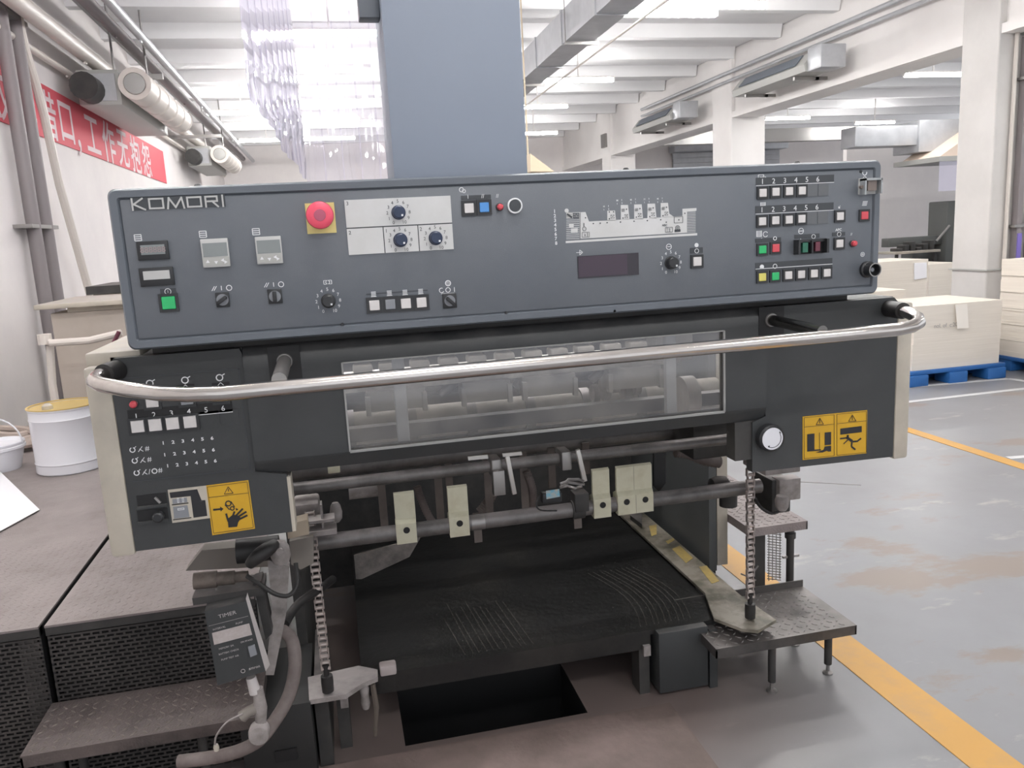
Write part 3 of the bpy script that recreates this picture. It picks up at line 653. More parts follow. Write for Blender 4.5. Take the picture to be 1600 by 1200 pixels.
for x, y in ((290, 603.5), (345, 600)):
    finish('legend_strip', MB().box(H(x, y).x-.018, H(x, y).x+.018, HY-.001, HY, H(x, y).z-.01, H(x, y).z+.004), m_slot, dh); add_text(hl, '◇', H(x, y+1.5, .0016), .013)
for (xa, ya, xb, yb) in ((255, 691.5, 331.5, 685), (257.5, 710.5, 333.5, 702.5), (262, 727.5, 336.5, 720)):
    z_ = (H(xa, ya).z+H(xb, yb).z)/2
    for k in range(6): add_text(hl, str(k+1), (H(xa, ya).x+k*(H(xb, yb).x-H(xa, ya).x)/5, HY-.0006, z_), .010, sx=1.2, bold=.03)
for r_, (x, y) in enumerate(((207, 703), (210.5, 720), (213.5, 739))):
    a = H(x, y); hl.ring(a, .005, .002, arc=(110, 430)); hl.line(a+Vector((.004, 0, .004)), a+Vector((.008, 0, .007)), .0014)
    a = H(x+11, y-.8); hl.line(a+Vector((-.003, 0, -.005)), a+Vector((.006, 0, .006)), .0014); hl.line(a+Vector((0, 0, .001)), a+Vector((.007, 0, -.005)), .0014)
    if r_ == 2: add_text(hl, '/', H(x+20, y-2, 0), .016); hl.ring(H(x+28, y-3), .005, .002)
    add_text(hl, '#', H(x+(23 if r_ < 2 else 37), y-(2 if r_ < 2 else 4), 0), .015)
finish('cover_legend', hl, m_white, dh)
# slots with knob, white guide label
for (x0, y0, x1, y1) in ((213, 773, 261, 783), (214, 797, 264, 812)):
    a, b = H(x0, y0), H(x1, y1); k = finish('slot', MB().box(a.x, b.x, HY-.002, HY, a.z-.026, a.z-.002), m_slot, dh)
    finish('slot_lip', MB().box(a.x-.002, b.x, HY-.007, HY-.001, a.z-.031, a.z-.026), m_house, k)
finish('slot_pin', MB().obox(H(247.5, 780, .006), .005, .006, .016, ry=-.6), m_steel, dh)
c = H(250, 803.5); finish('round_knob', MB().lathe(c, [(.006, 0), (.006, -.008), (.0115, -.010), (.0115, -.024), (.008, -.027)], 'Y', 20), m_black, dh)
def G(cx, cy, d=0): return H(230+cx/8.889, 740+cy/8.889, d)
s = MB().prism([G(285, 225), G(820, 165), G(905, 612), G(350, 685)], (0, -.0008, 0)); gl = finish('guide_label', s, m_cream, dh)
s = MB().prism([G(310, 262, .0008), G(695, 215, .0008), G(755, 368, .0008), G(808, 366, .0008), G(835, 585, .0008), G(645, 610, .0008), G(605, 310, .0008), G(325, 338, .0008)], (0, -.0004, 0))
s.line(G(345, 432, .001), G(575, 405, .001), .002); s.line(G(360, 640, .001), G(615, 608, .001), .002)
finish('label_print', s, m_ink, gl)
s = MB().prism([G(350, 355, .0008), G(550, 330, .0008), G(560, 395, .0008), G(355, 420, .0008)], (0, -.0003, 0)); s.prism([G(360, 460, .0008), G(560, 435, .0008), G(590, 600, .0008), G(375, 625, .0008)], (0, -.0003, 0)); finish('label_print', s, m_capgr, gl)
s = MB(); add_text(s, '▯▯', G(465, 368, .0013), .010, bold=.02); add_text(s, '▭', G(470, 490, .0013), .013, bold=.02); finish('label_print', s, m_white, gl)
# warning sign with hand
ws = finish('warning_sign', MB().prism([G(820, 165), G(1405, 90), G(1498, 762), G(905, 855)], (0, -.0012, 0)), m_yel, dh); ws['label'] = 'yellow warning label with crushed-hand pictogram'
s = MB(); D = .0014
def loop(pts, w, F):
    pts = [F(*p, D) for p in pts]
    for i in range(len(pts)): s.line(pts[i], pts[(i+1) % len(pts)], w, .0004)
loop([(835, 183), (1388, 112), (1475, 745), (925, 825)], .0009, G); s.line(G(858, 330, D), G(1405, 265, D), .0009, .0004)
loop([(1125, 180), (1195, 268), (1072, 282)], .0014, G); s.line(G(1128, 205, D), G(1130, 245, D), .0016, .0004)
s.line(G(918, 500, D), G(1020, 490, D), .0042, .0004); s.prism([G(1012, 455, D), G(1060, 486, D), G(1022, 525, D)], (0, -.0004, 0))
s.ring(G(1128, 412, D), .0055, .0026); s.ring(G(1182, 480, D), .004, .0022); s.line(G(1080, 430, D), G(1145, 500, D), .002, .0004); s.line(G(1165, 385, D), G(1215, 460, D), .002, .0004); s.prism([G(1228, 475, D), G(1268, 492, D), G(1240, 512, D)], (0, -.0004, 0))
s.prism([G(1120, 640, D), G(1255, 620, D), G(1262, 690, D), G(1250, 735, D), G(1130, 745, D)], (0, -.0004, 0)); D5 = .0019; s.prism([G(1115, 660, D5), G(1130, 615, D5), G(1190, 565, D5), G(1270, 580, D5), G(1300, 610, D5), G(1262, 680, D5)], (0, -.0004, 0))
s.line(G(1130, 660, .0023), G(1098, 550, .0023), .0040, .0004)
for p, q in (((1185, 600), (1215, 520)), ((1215, 600), (1330, 480)), ((1240, 610), (1380, 522)), ((1255, 640), (1395, 572))): D += .00012; s.line(G(*p, D+.0012), G(*q, D+.0012), .0040, .0004)
finish('pictogram', s, m_ink, ws)
# right double warning sign
def K(cx, cy, d=0): return H(1100+cx/2.926, 450+cy/2.926, d)
ws = finish('warning_sign', MB().prism([K(450, 588), K(745, 558), K(742, 755), K(450, 786)], (0, -.0012, 0)), m_yel, dh); ws['label'] = 'yellow double warning label with foot and running figure'
s = MB()
for f0, f1 in ((0, 1), (1, 2)):
    xa, xb = (456, 593) if f0 == 0 else (606, 740)
    ta = lambda x: 588-(x-450)*.102
    loop([(xa, ta(xa)+5), (xb, ta(xb)+5), (xb, ta(xb)+192), (xa, ta(xa)+192)], .0009, K); s.line(K(xa, ta(xa)+48, D), K(xb, ta(xb)+48, D), .0009, .0004)
    cx = (xa+xb)/2+3; loop([(cx, ta(cx)+14), (cx+17, ta(cx)+42), (cx-17, ta(cx)+44)], .0014, K); s.line(K(cx, ta(cx)+20, D), K(cx, ta(cx)+38, D), .0018, .0004)
s.prism([K(470, 668, D), K(503, 664, D), K(503, 738, D), K(532, 736, D), K(532, 742, D), K(470, 747, D)], (0, -.0004, 0)); s.line(K(526, 660, D), K(526, 738, D), .0012, .0004)
s.prism([K(550, 660, D), K(579, 657, D), K(579, 715, D), K(550, 718, D)], (0, -.0004, 0)); s.prism([K(508, 752, D), K(545, 738, D), K(550, 724, D), K(579, 720, D), K(579, 746, D), K(565, 747, D), K(560, 743, D), K(540, 751, D)], (0, -.0004, 0))
s.prism([K(621, 642, D), K(719, 630, D), K(719, 658, D), K(621, 670, D)], (0, -.0004, 0))
s.line(K(620, 688, D), K(652, 684, D), .004, .0004); s.line(K(650, 682, D), K(676, 700, D), .007, .0004); s.line(K(676, 702, D), K(696, 700, D), .0045, .0004); s.line(K(696, 702, D), K(716, 686, D), .0045, .0004); s.line(K(674, 704, D), K(672, 724, D), .0045, .0004); s.line(K(672, 724, D), K(690, 738, D), .0045, .0004); s.line(K(655, 694, D), K(636, 712, D), .003, .0004); s.lathe(K(655, 676, D), [(.0035, 0), (.0035, -.0004)], 'Y', 10)
finish('pictogram', s, m_ink, ws)
s = MB(); D2 = .0019
for (cx, cy) in ((487, 722), (668, 652)): s.prism([K(cx-13, cy, D2), K(cx-6, cy-1, D2), K(cx-6, cy-12, D2), K(cx+6, cy-13, D2), K(cx+6, cy-2, D2), K(cx+13, cy-3, D2), K(cx, cy+13, D2)], (0, -.0003, 0))
finish('pictogram_arrow', s, m_yel, ws)
# round white dial plate with black collar
c = H(1199, 682); rk = finish('hand_dial', MB().lathe(c, [(.034, .0), (.035, -.022), (.031, -.026), (.029, -.024)], 'Y', 32), m_black, dh)
c2 = c+Vector((0, -.0245, 0)); df = finish('dial_face', MB().lathe(c2, [(.0285, 0), (.0282, -.0015)], 'Y', 32), m_bucket, rk)
s = MB(); s.ring(c2+Vector((0, -.0017, 0)), .0225, .0013, arc=(-120, 30)); s.prism([c2+Vector((.0175, -.0016, .013)), c2+Vector((.0235, -.0016, .011)), c2+Vector((.019, -.0016, .0185))], (0, -.0004, 0)); s.prism([c2+Vector((-.014, -.0016, -.017)), c2+Vector((-.008, -.0016, -.0165)), c2+Vector((-.0105, -.0016, -.022))], (0, -.0004, 0))
for v in s.bm.verts: pass
hlx = finish('dial_arrow', s, m_ink, rk)
finish('dial_mount', MB().box(H(1150, 690).x, H(1226, 690).x, HY+.005, HY+.05, ZC-.1, ZC-.0), m_dark, dh)

# ================================================================== hand rail
RY = 1.575
def RR(x, y): return atY(x, y, RY)
hr = thing('hand_rail', (.5, RY, 1.24), 'polished steel tube hand rail across the front of the press', 'rail')
zr = 1.2385; rp = [(-.462, 1.765, 1.266), (-.470, 1.72, 1.265), (-.468, 1.69, 1.262), (-.448, 1.662, 1.257), (-.395, 1.628, 1.249), (-.33, 1.595, 1.241), (-.28, 1.582, 1.237), (-.22, RY, 1.2345)]
rp += [(x/10, RY, 1.2345+.0075*(x+2)/14) for x in range(-1, 12)]
rp += [(1.235, 1.577, 1.2425), (1.28, 1.587, 1.245), (1.318, 1.612, 1.249), (1.345, 1.65, 1.254), (1.364, 1.70, 1.259), (1.378, 1.76, 1.262)]
finish('rail_tube', MB().tube(rp, .0150, 20), m_chrome, hr)
for p0, p1 in (((-.464, 1.745, 1.266), (-.452, 1.80, 1.265)), ((1.372, 1.735, 1.262), (1.382, 1.81, 1.262))):
    s = MB().tube([p0, ((p0[0]+p1[0])/2, (p0[1]+p1[1])/2, p0[2]), p1], [.0205, .021, .021], 18); finish('grip_sleeve', s, m_rub, hr)
for (px, py, ex) in ((445, 563.5, 0), (1202.5, 499.6, 1)):
    c = H(px, py); fl = finish('flange', MB().lathe(c, [(.026, -.002), (.026, -.006), (.018, -.008), (.016, -.012)], 'Y', 26), m_steel, hr)
    finish('stub_tube', MB().tube([(c.x, HY-.004, c.z), (c.x, RY+.003, c.z-.008*(1-ex) if 0 else c.z-.006)], .0135 if ex else .0145, 16), m_steel if not ex else mat('dark_chrome', (.2, .19, .18), .25, 1), hr)
    finish('recess_plate', MB().box(c.x-.034, c.x+.034, HY-.0092, HY-.0078, c.z-.04, c.z+.033), m_slot, hr)

# ================================================================== frame and works under the covers
fr = dh
finish('side_frame', MB().box(1.30, 1.33, 2.66, 6.2, .2, 1.27), mat('frame_paint', (.085, .09, .09), .5), fr); finish('side_frame', MB().box(-.21, -.18, 2.5, 6.2, .2, 1.27), m_int, fr)
finish('frame_edge', MB().box(1.333, 1.375, 2.66, 6.2, .22, 1.27), m_cream, fr)
finish('frame_foot', MB().box(1.285, 1.37, 2.75, 6.2, 0, .2), m_dark, fr)
finish('back_baffle', MB().box(-.18, 1.30, 3.46, 3.5, .0, 1.0), m_int, fr); finish('back_baffle', MB().box(-.18, 1.30, 3.2, 3.23, 1.0, 1.2), m_steel, fr)
finish('frame_floor_skirt', MB().box(-.2, -.18, 2.5, 3.5, 0, .2), m_int, fr)
# top deck so that no ceiling light falls through
finish('top_deck', MB().box(XL-.04, 1.40, 3.3, 6.2, ZT-.02, ZT), m_house, fr)
# right and left foot boxes at the floor
s = MB().box(.915, 1.085, 2.235, 2.5, .012, .222, .003); bx = finish('foot_box', s, m_house, fr); bx['label'] = 'dark painted box under the pile plate, right'
finish('foot_angle', MB().box(1.091, 1.118, 2.235, 2.6, .0, .205), m_house, fr)
s = MB().box(-.36, -.165, 2.15, 2.5, .0, .24, .003); finish('foot_box', s, mat('foot_black', (.018, .018, .018), .6), fr)
s = MB().box(-.275, -.215, 2.145, 2.15, .075, .11); finish('vent_slot', s, m_slot, fr)
finish('foot_channel', MB().box(-.158, -.12, 2.2, 2.6, 0, .235), m_dark, fr)
for x in (-.1, .86): 
    finish('guide_channel', MB().box(x, x+.035, 2.27, 2.34, 0, .22), m_dark, fr)
    finish('guide_block', MB().box(x+.012, x+.035, 2.255, 2.275, .14, .175), m_powder, fr)
# shafts
def shaft(name, y, z, x0, x1, r, m): return finish(name, MB().cyl((x0, y, z), (x1, y, z), r, 18), m, fr)
shaft('upper_shaft', 2.25, .833, -.17, 1.22, .0172, m_shaft)
lsz = .671; LSY = 2.24
shaft('lower_shaft', LSY, lsz, -.17, 1.27, .023, m_shaft)
shaft('tie_shaft', 2.55, .80, -.18, 1.30, .03, m_shaft)
shaft('tie_shaft', 3.0, .95, -.18, 1.30, .035, m_int)
# cream stopper blocks on the lower shaft
SY = LSY-.026
def stopper(xc, wdt, nscr=1):
    c = atY(xc, 800, SY); x0, x1 = c.x-wdt/2, c.x+wdt/2; z = lsz
    s = MB()
    pr = [(SY-.002, z-.027), (SY-.002, z+.032), (SY+.012, z+.044), (SY+.012, z+.118), (SY+.022, z+.122), (SY+.022, z+.114), (SY+.024, z+.044), (SY+.049, z+.032), (SY+.049, z-.027)]
    s.prism([(x0+(.002 if y > SY+.005 else 0), y, zz_) for y, zz_ in pr], (wdt-.002, 0, 0))
    o = finish('stopper_block', s, m_creamblk, fr)
    for k in range(nscr):
        xx = c.x+(k-(nscr-1)/2)*.060
        sc = finish('screw', MB().lathe((xx, SY-.002, z+.013), [(.0095, 0), (.0095, -.0014), (.005, -.0016)], 'Y', 14), m_slot, o)
    if nscr == 2: finish('joint_line', MB().box(c.x-.0008, c.x+.0008, SY-.0026, SY+.012, z-.027, z+.032).box(c.x-.0008, c.x+.0008, SY+.0115, SY+.013, z+.044, z+.118), mat('joint_tan', (.36, .34, .25), .6), o)
stopper(633, .060); stopper(717, .060); stopper(942, .056); stopper(994, .116, 2)
# brown guide straps hanging behind
for (x, y0, y1, Yd) in ((683, 748, 808, 2.4), (760, 728, 800, 2.4), (817, 727, 792, 2.4), (861, 720, 757, 2.4), (595, 770, 830, 2.45), (700, 742, 800, 2.6), (915, 712, 735, 2.5)):
    a, b = atY(x, y0-20, Yd), atY(x, y1+6, Yd); finish('guide_strap', MB().box(a.x-.012, a.x+.012, Yd, Yd+.006, b.z, a.z), m_brown, fr)
for (x, y0, y1) in ((745, 812, 848), (902, 796, 826)):
    a, b = atY(x, y0-10, 2.27), atY(x, y1, 2.27); finish('guide_strap', MB().box(a.x-.012, a.x+.012, 2.27, 2.276, b.z, a.z), m_brown, fr)
# corrugated hoses
def corr(name, pts, r, n=40, m=m_hose, par=None):
    P_ = [Vector(p) for p in pts]; out = []; rad = []
    for i in range(n*2+1):
        t = i/(n*2)*(len(P_)-1); k = min(int(t), len(P_)-2); f = t-k
        p0 = P_[max(k-1, 0)]; p1 = P_[k]; p2 = P_[k+1]; p3 = P_[min(k+2, len(P_)-1)]
        q = .5*((2*p1)+(p2-p0)*f+(2*p0-5*p1+4*p2-p3)*f*f+(3*p1-p0-3*p2+p3)*f**3)
        out.append(q); rad.append(r if i % 2 else r*.86)
    return finish(name, MB().tube(out, rad, 12), m, par or fr, smooth=60)
corr('ribbed_hose', [atY(652, 760, 2.500), atY(658, 780, 2.500), atY(672, 810, 2.500), atY(690, 830, 2.550)], .013, 26)
corr('ribbed_hose', [atY(775, 745, 2.450), atY(768, 775, 2.450), atY(750, 800, 2.450)], .017, 18)
corr('ribbed_hose', [atY(822, 735, 2.400), atY(832, 765, 2.400), atY(830, 795, 2.450)], .014, 22)
corr('ribbed_hose', [atY(1055, 705, 2.500), atY(1075, 708, 2.500), atY(1100, 718, 2.500), atY(1125, 722, 2.500)], .022, 14)
# adjuster arms with pale faces
for (x0, y0, x1, y1) in ((792, 712, 804, 772), (902, 702, 914, 752)):
    a, b = atY(x0, y0, 2.190), atY(x1, y1, 2.185); s = MB(); d = (b-a); L_ = d.length
    s.obox((a+b)/2, .013, .014, L_, ry=math.atan2(d.x, d.z), bev=.002); ar = finish('adjuster_arm', s, mat('bright_steel', (.55, .53, .5), .35, .6), fr)
    finish('arm_clamp', MB().box(a.x-.042, a.x-.012, 2.21, 2.28, .805, .862, .004), m_steel, ar)
finish('clamp_plate', MB().box(atY(768, 750, 2.220).x, atY(786, 750, 2.220).x, 2.19, 2.22, atY(775, 770, 2.220).z, atY(775, 732, 2.220).z, .002), m_steel, fr)
finish('index_plate', MB().quadY([(731, 714), (762, 711), (763, 716.5), (732, 719.5)], 1.87, .004), mat('bright_steel', (.55, .53, .5), .35, .6), fr)
finish('index_plate', MB().quadY([(785, 709), (815, 706), (816, 711), (786, 714)], 1.99, .004), mat('bright_steel', (.55, .53, .5), .35, .6), fr)
# sensor with blue label on lower shaft
sn = finish('sensor_body', MB().obox(atY(861, 776, 2.190), .058, .03, .03, ry=.06, bev=.003), m_black, fr)
finish('sensor_label', MB().quadY([(853, 767), (874, 764), (875, 776), (854, 780)], 2.173, .001), mat('label_cyan', (.15, .45, .60), .4, c2=(.5, .45, .38), scale=70), sn)
corr('sensor_cable', [atY(843, 775, 2.180), atY(838, 788, 2.170), atY(845, 797, 2.170), atY(870, 798, 2.180)], .0025, 10, m_rub)
s = MB(); c = atY(905, 785, LSY); s.cyl((c.x-.026, LSY, lsz), (c.x+.012, LSY, lsz), .029, 18); s.box(c.x-.022, c.x+.022, LSY-.032, LSY+.02, lsz+.0, lsz+.058, .003); finish('shaft_clamp', s, m_dark, fr)
s = MB(); c = atY(745, 800, LSY); s.cyl((c.x-.02, LSY, lsz), (c.x+.02, LSY, lsz), .0235, 18); finish('shaft_collar', s, m_steel, fr)
for k in range(3):
    s = MB(); p = [atY(885+random.uniform(-6, 6), 752+k*5, 2.0) + Vector((dx*.014, random.uniform(-.008, .008), .004*math.sin(dx*1.5+k))) for dx in range(-1, 4)]; s.tube(p, .004, 6); finish('rag_strip', s, m_steel, fr)
# left bracket plates, powdery
s = MB(); a = atY(455, 787, 2.200); s.box(-.15, -.05, 2.13, 2.18, .765, .773); s.box(-.15, -.047, 2.12, 2.18, .733, .746); s.box(-.085, -.08, 2.14, 2.18, .746, .812); finish('pulley_bracket', s, m_powder, fr)
finish('dust_block', MB().box(-.16, -.09, 2.20, 2.30, .74, .80, .008), m_powder, fr)
finish('valve_lump', MB().lathe(atY(525, 800, 2.270), [(.008, -.03), (.016, -.02), (.018, 0), (.014, .02), (.009, .028)], 'Z', 14), m_powder, fr)
finish('cream_fitting', MB().box(atY(512, 744, 2.240).x, atY(532, 744, 2.240).x, 2.3, 2.33, .85, .885, .003), m_creamblk, fr)
finish('roller', MB().cyl(atY(545, 770, 2.500), atY(600, 764, 2.500), .022, 14), m_powder, fr)
finish('cross_bar', MB().box(-.2, 1.3, 2.32, 2.36, .93, .97), m_dark, fr)
# dark casting and dusty lumps at right
s = MB(); s.box(1.10, 1.26, 2.36, 2.6, .74, .90, .01); finish('gear_casting', s, m_dark, fr); s = MB(); s.cyl(atY(1138, 790, 2.400), atY(1138, 765, 2.400), .03, 16); finish('gear_casting', s, m_dark, fr)
s = MB(); s.lathe(atY(1125, 760, 2.350), [(.03, -.03), (.036, -.01), (.033, .02), (.022, .03)], 'X', 16); finish('gear_casting', s, m_dark, fr)
s = MB(); a = atY(1190, 755, 2.200); s.box(atY(1170, 740, 2.220).x, atY(1223, 740, 2.220).x, 2.12, 2.26, atY(1190, 728, 2.220).z, atY(1190, 708, 2.220).z, .004); finish('chain_bracket', s, m_powder, fr)
s = MB(); s.box(atY(1186, 750, 2.300).x, atY(1215, 750, 2.300).x, 2.22, 2.34, atY(1200, 790, 2.300).z, atY(1200, 738, 2.300).z, .006); finish('drive_block', s, m_dark, fr)
s = MB(); s.box(atY(1205, 750, 2.250).x, atY(1238, 750, 2.250).x, 2.20, 2.25, atY(1220, 775, 2.250).z, atY(1220, 742, 2.250).z, .004); s.lathe(atY(1222, 784, 2.15), [(.018, .02), (.022, .005), (.02, -.015), (.012, -.028)], 'Z', 16); sw = finish('limit_switch', s, m_powder, fr)
corr('switch_cable', [atY(1222, 797, 2.15), atY(1205, 802, 2.15), atY(1188, 792, 2.15), atY(1180, 778, 2.2)], .005, 14, m_rub)
finish('switch_wand', MB().cyl(atY(1236, 752, 2.250), atY(1345, 758, 2.250), .0012, 6), m_steel, fr)
# bracket plate hanging right of the blocks
finish('side_bracket', MB().prism([atY(1022, 708, 2.300), atY(1040, 706, 2.300), atY(1040, 755, 2.300), atY(1030, 768, 2.300), atY(1022, 760, 2.300)], (0, .012, 0)), m_slot, fr)
# works behind the window
m_pale = mat('pale_roller', (.62, .58, .52), .4, c2=(.5, .47, .42), scale=20)
for px in (565, 605, 654, 699, 743, 787, 830, 870, 911, 953, 993):
    a = atY(px, 560, 2.25); w_ = .030
    k = finish('air_nozzle', MB().box(a.x-w_, a.x+w_, 2.22, 2.28, 1.176, 1.205, .008).box(a.x-w_+.003, a.x+w_-.003, 2.215, 2.27, 1.145, 1.17, .008), m_pale, fr)
finish('nozzle_bar', MB().box(-.18, 1.3, 2.31, 2.34, 1.14, 1.26), m_int, fr)
finish('end_cap', MB().box(WX1-.0, WX1+.12, 2.22, 2.30, 1.10, 1.24, .006), mat('grey_casting', (.26, .25, .23), .5, dust=DUST, damt=.6), fr)
finish('sheet_guide', MB().box(-.02, 1.02, 2.28, 2.5, 1.11, 1.118).box(-.02, 1.02, 2.272, 2.28, 1.085, 1.118), mat('pale_plate', (.66, .64, .58), .35, c2=(.35, .34, .3), scale=9), fr)
for k in range(9): finish('suction_disc', MB().lathe((.06+.11*k, 2.33, 1.119), [(.034, 0), (.034, .004), (.02, .005)], 'Z', 18), m_shaft, fr)
for k, (xa, xb, dz) in enumerate(((575, 667, 0), (725, 800, .0), (820, 902, 0), (953, 1035, -.004))):
    a, b = atY(xa, 650, 2.25), atY(xb, 650, 2.25)
    finish('suction_box', MB().box(a.x, b.x, 2.25, 2.33, 1.028+dz, 1.088, .004).box(a.x-.004, a.x+.01, 2.24, 2.26, 1.02, 1.075, .002).box(b.x-.01, b.x+.004, 2.24, 2.26, 1.02, 1.075, .002), mat('grey_casting', (.26, .25, .23), .5, dust=DUST, damt=.6), fr)
for k in range(3): a = atY(690+118*k, 650, 2.3); finish('hose_stub', MB().cyl((a.x, 2.31, 1.05), (a.x+.05, 2.31, 1.085), .014, 12), m_shaft, fr)
for px in (624, 1047): a = atY(px, 600, 1.9); finish('support_post', MB().box(a.x-.0145, a.x+.0145, 1.89, 1.91, 1.01, 1.275, .004), mat('pale_post', (.42, .43, .43), .5), fr)
s = MB().cyl((-.15, 2.5, .93), (1.25, 2.5, .93), .052, 24); finish('delivery_roller', s, mat('dusty_roller', (.22, .2, .17), .6, c2=(.34, .31, .27), scale=16), fr)
for k in range(7): x = .0+.19*k; finish('roller_collar', MB().cyl((x, 2.5, .93), (x+.03, 2.5, .93), .06, 20), m_shaft, fr)
for k in range(5): finish('roller_gear', MB().cyl((.78+.035*k, 2.42, .985+.012*(k % 3)), (.80+.035*k, 2.42, .985+.012*(k % 3)), .03+.008*(k % 2), 16), m_powder, fr)
a = atY(1068, 610, 2.2); finish('end_wheel', MB().cyl((a.x-.01, 2.2, a.z-.02), (a.x+.03, 2.2, a.z-.02), .062, 28), mat('wheel_pale', (.4, .37, .33), .5, c2=(.28, .26, .24), scale=10), fr)

# ================================================================== chains
def chain(x, y, z0, z1, lab):
    t = thing('lift_chain', (x, y, z0-.07), lab, 'chain', 'pile lift chains')
    pit = .0185; n = int((z1-z0)/pit)
    me = chain.me
    for k in range(n): place('chain_link', me[k % 2], (x, y, z0+pit*k), t)
    s = MB().lathe((x, y, z0-.07), [(.0165, 0), (.0175, .03), (.0165, .048), (.009, .05)], 'Z', 18).cyl((x, y, z0-.025), (x, y, z0+.012), .008, 12)
    finish('chain_anchor', s, m_rub, t)
chain.me = []
for inner in (0, 1):
    s = MB(); hw = .0085 if inner else .0118
    for e in (-1, 1): s.obox(Vector((e*hw, 0, .00925)), .0026, .0135, .0262, bev=.001)
    s.cyl((-hw, 0, 0), (hw, 0, 0), .0055, 10)
    if not inner: s.cyl((-.0135, 0, 0), (.0135, 0, 0), .0032, 8); s.cyl((-.0135, 0, .0185), (.0135, 0, .0185), .0032, 8)
    bmesh.ops.recalc_face_normals(s.bm, faces=s.bm.faces); me = bpy.data.meshes.new('chain_link'); s.bm.to_mesh(me); s.bm.free(); me.materials.append(mat('chain_steel', (.40, .35, .33), .42, .55, c2=(.52, .46, .43), scale=30)); chain.me.append(me)
zl, zr_ = .245, .245
a = atZ(513, 1082, zl); chain(a.x, a.y, zl+.075, .80, 'dusty roller chain hanging at left of the pile plate')
b = atZ(1172, 967, zr_); chain(b.x, b.y, zr_+.075, .83, 'dark roller chain hanging at right of the pile plate')

# ================================================================== pile plate
pt = thing('pile_plate', (.55, 2.8, .2), 'black scratched steel pile plate with yellow-taped rim under the press front', 'pile table')
finish('plate_top', MB().box(-.02, 1.165, 2.265, 3.42, .208, .224), m_iron, pt)
finish('front_flange', MB().box(.0, .9, 2.268, 2.278, .158, .208), m_iron, pt)
s = MB().prism([(1.27, 3.44, .232), (1.27, 2.36, .232), (1.29, 2.17, .232), (1.20, 2.125, .232), (1.16, 2.15, .232), (1.11, 2.24, .232), (1.165, 2.42, .232), (1.165, 3.44, .232)], (0, 0, .010)); finish('side_rim', s, m_rim, pt)
s = MB().prism([tuple(atZ(x, y, .242))[:2]+(.228,) for x, y in ((483, 1094), (481, 1058), (560, 1040), (590, 1046), (590, 1058), (566, 1068), (540, 1085))], (0, 0, .014)); finish('side_rim', s, m_powder, pt)
def tape(q): finish('tape_patch', MB().prism([atZ(x, y, .2425) for x, y in q], (0, 0, .001)), m_tape, pt)
tape([(1050, 858), (1062, 853), (1083, 872), (1072, 880)]); tape([(1092, 886), (1104, 884), (1124, 908), (1112, 912)]); tape([(1014, 822), (1026, 820), (1026, 835), (1018, 838)]); tape([(1040, 846), (1052, 841), (1054, 844), (1044, 850)])
s = MB()
for grp in range(2):
    bx_, nx = ((.30, 11), (.86, 9))[grp]
    for k in range(nx):
        x = bx_+.022*k+random.uniform(-.004, .004); L_ = .33+random.uniform(-.08, .06) if grp == 0 else .45; w_ = .0012
        pts = [Vector((x+(.0 if grp == 0 else .05)*math.sin(t*3+.4)-(.03*t if grp == 0 else 0), 2.30+L_*t, .2242)) for t in [i/10 for i in range(11)]]
        for p, q in zip(pts, pts[1:]): s.prism([p+Vector((-w_, 0, 0)), p+Vector((w_, 0, 0)), q+Vector((w_, 0, 0)), q+Vector((-w_, 0, 0))], (0, 0, .0003))
for k in range(60):
    x, y, r_ = random.uniform(0, 1.05), random.uniform(2.3, 3.2), random.uniform(.001, .0025); s.box(x, x+r_, y, y+r_, .2242, .2248)
tag(finish('scratches', s, m_chalk, pt), kind='stuff')
finish('dust_patch', MB().box(.035, .085, 2.262, 2.30, .215, .248, .006), mat('chalk_block', (.42, .37, .36), .8), pt)
finish('corner_block', MB().prism([atZ(985, 790, .243), atZ(1003, 802, .243), atZ(1003, 826, .243), atZ(985, 812, .243)], (0, 0, .02)), m_dark, pt)
# ledge of the left interior frame with dusty notch
s = MB().prism([atY(553, 868, 2.9), atY(628, 848, 2.9), atY(660, 835, 2.9), atY(640, 870, 2.9), atY(565, 905, 2.9), atY(556, 905, 2.9)], (0, .01, 0)); finish('dusty_ledge', s, mat('ledge_dust', (.27, .24, .22), .9, c2=(.14, .125, .115), scale=20), fr)
# hook & lever under the left front corner
s = MB(); s.lathe(atY(570, 1085, 2.24), [(.010, -.045), (.014, -.03), (.012, 0), (.015, .02), (.009, .035)], 'Z', 12); finish('latch_body', s, m_powder, pt)
finish('latch_lever', MB().tube([atY(582, 1068, 2.24), atY(588, 1105, 2.23), atY(586, 1150, 2.22)], [.008, .009, .005], 8), m_tape if 0 else mat('lever_rust', (.11, .09, .075), .7), pt)

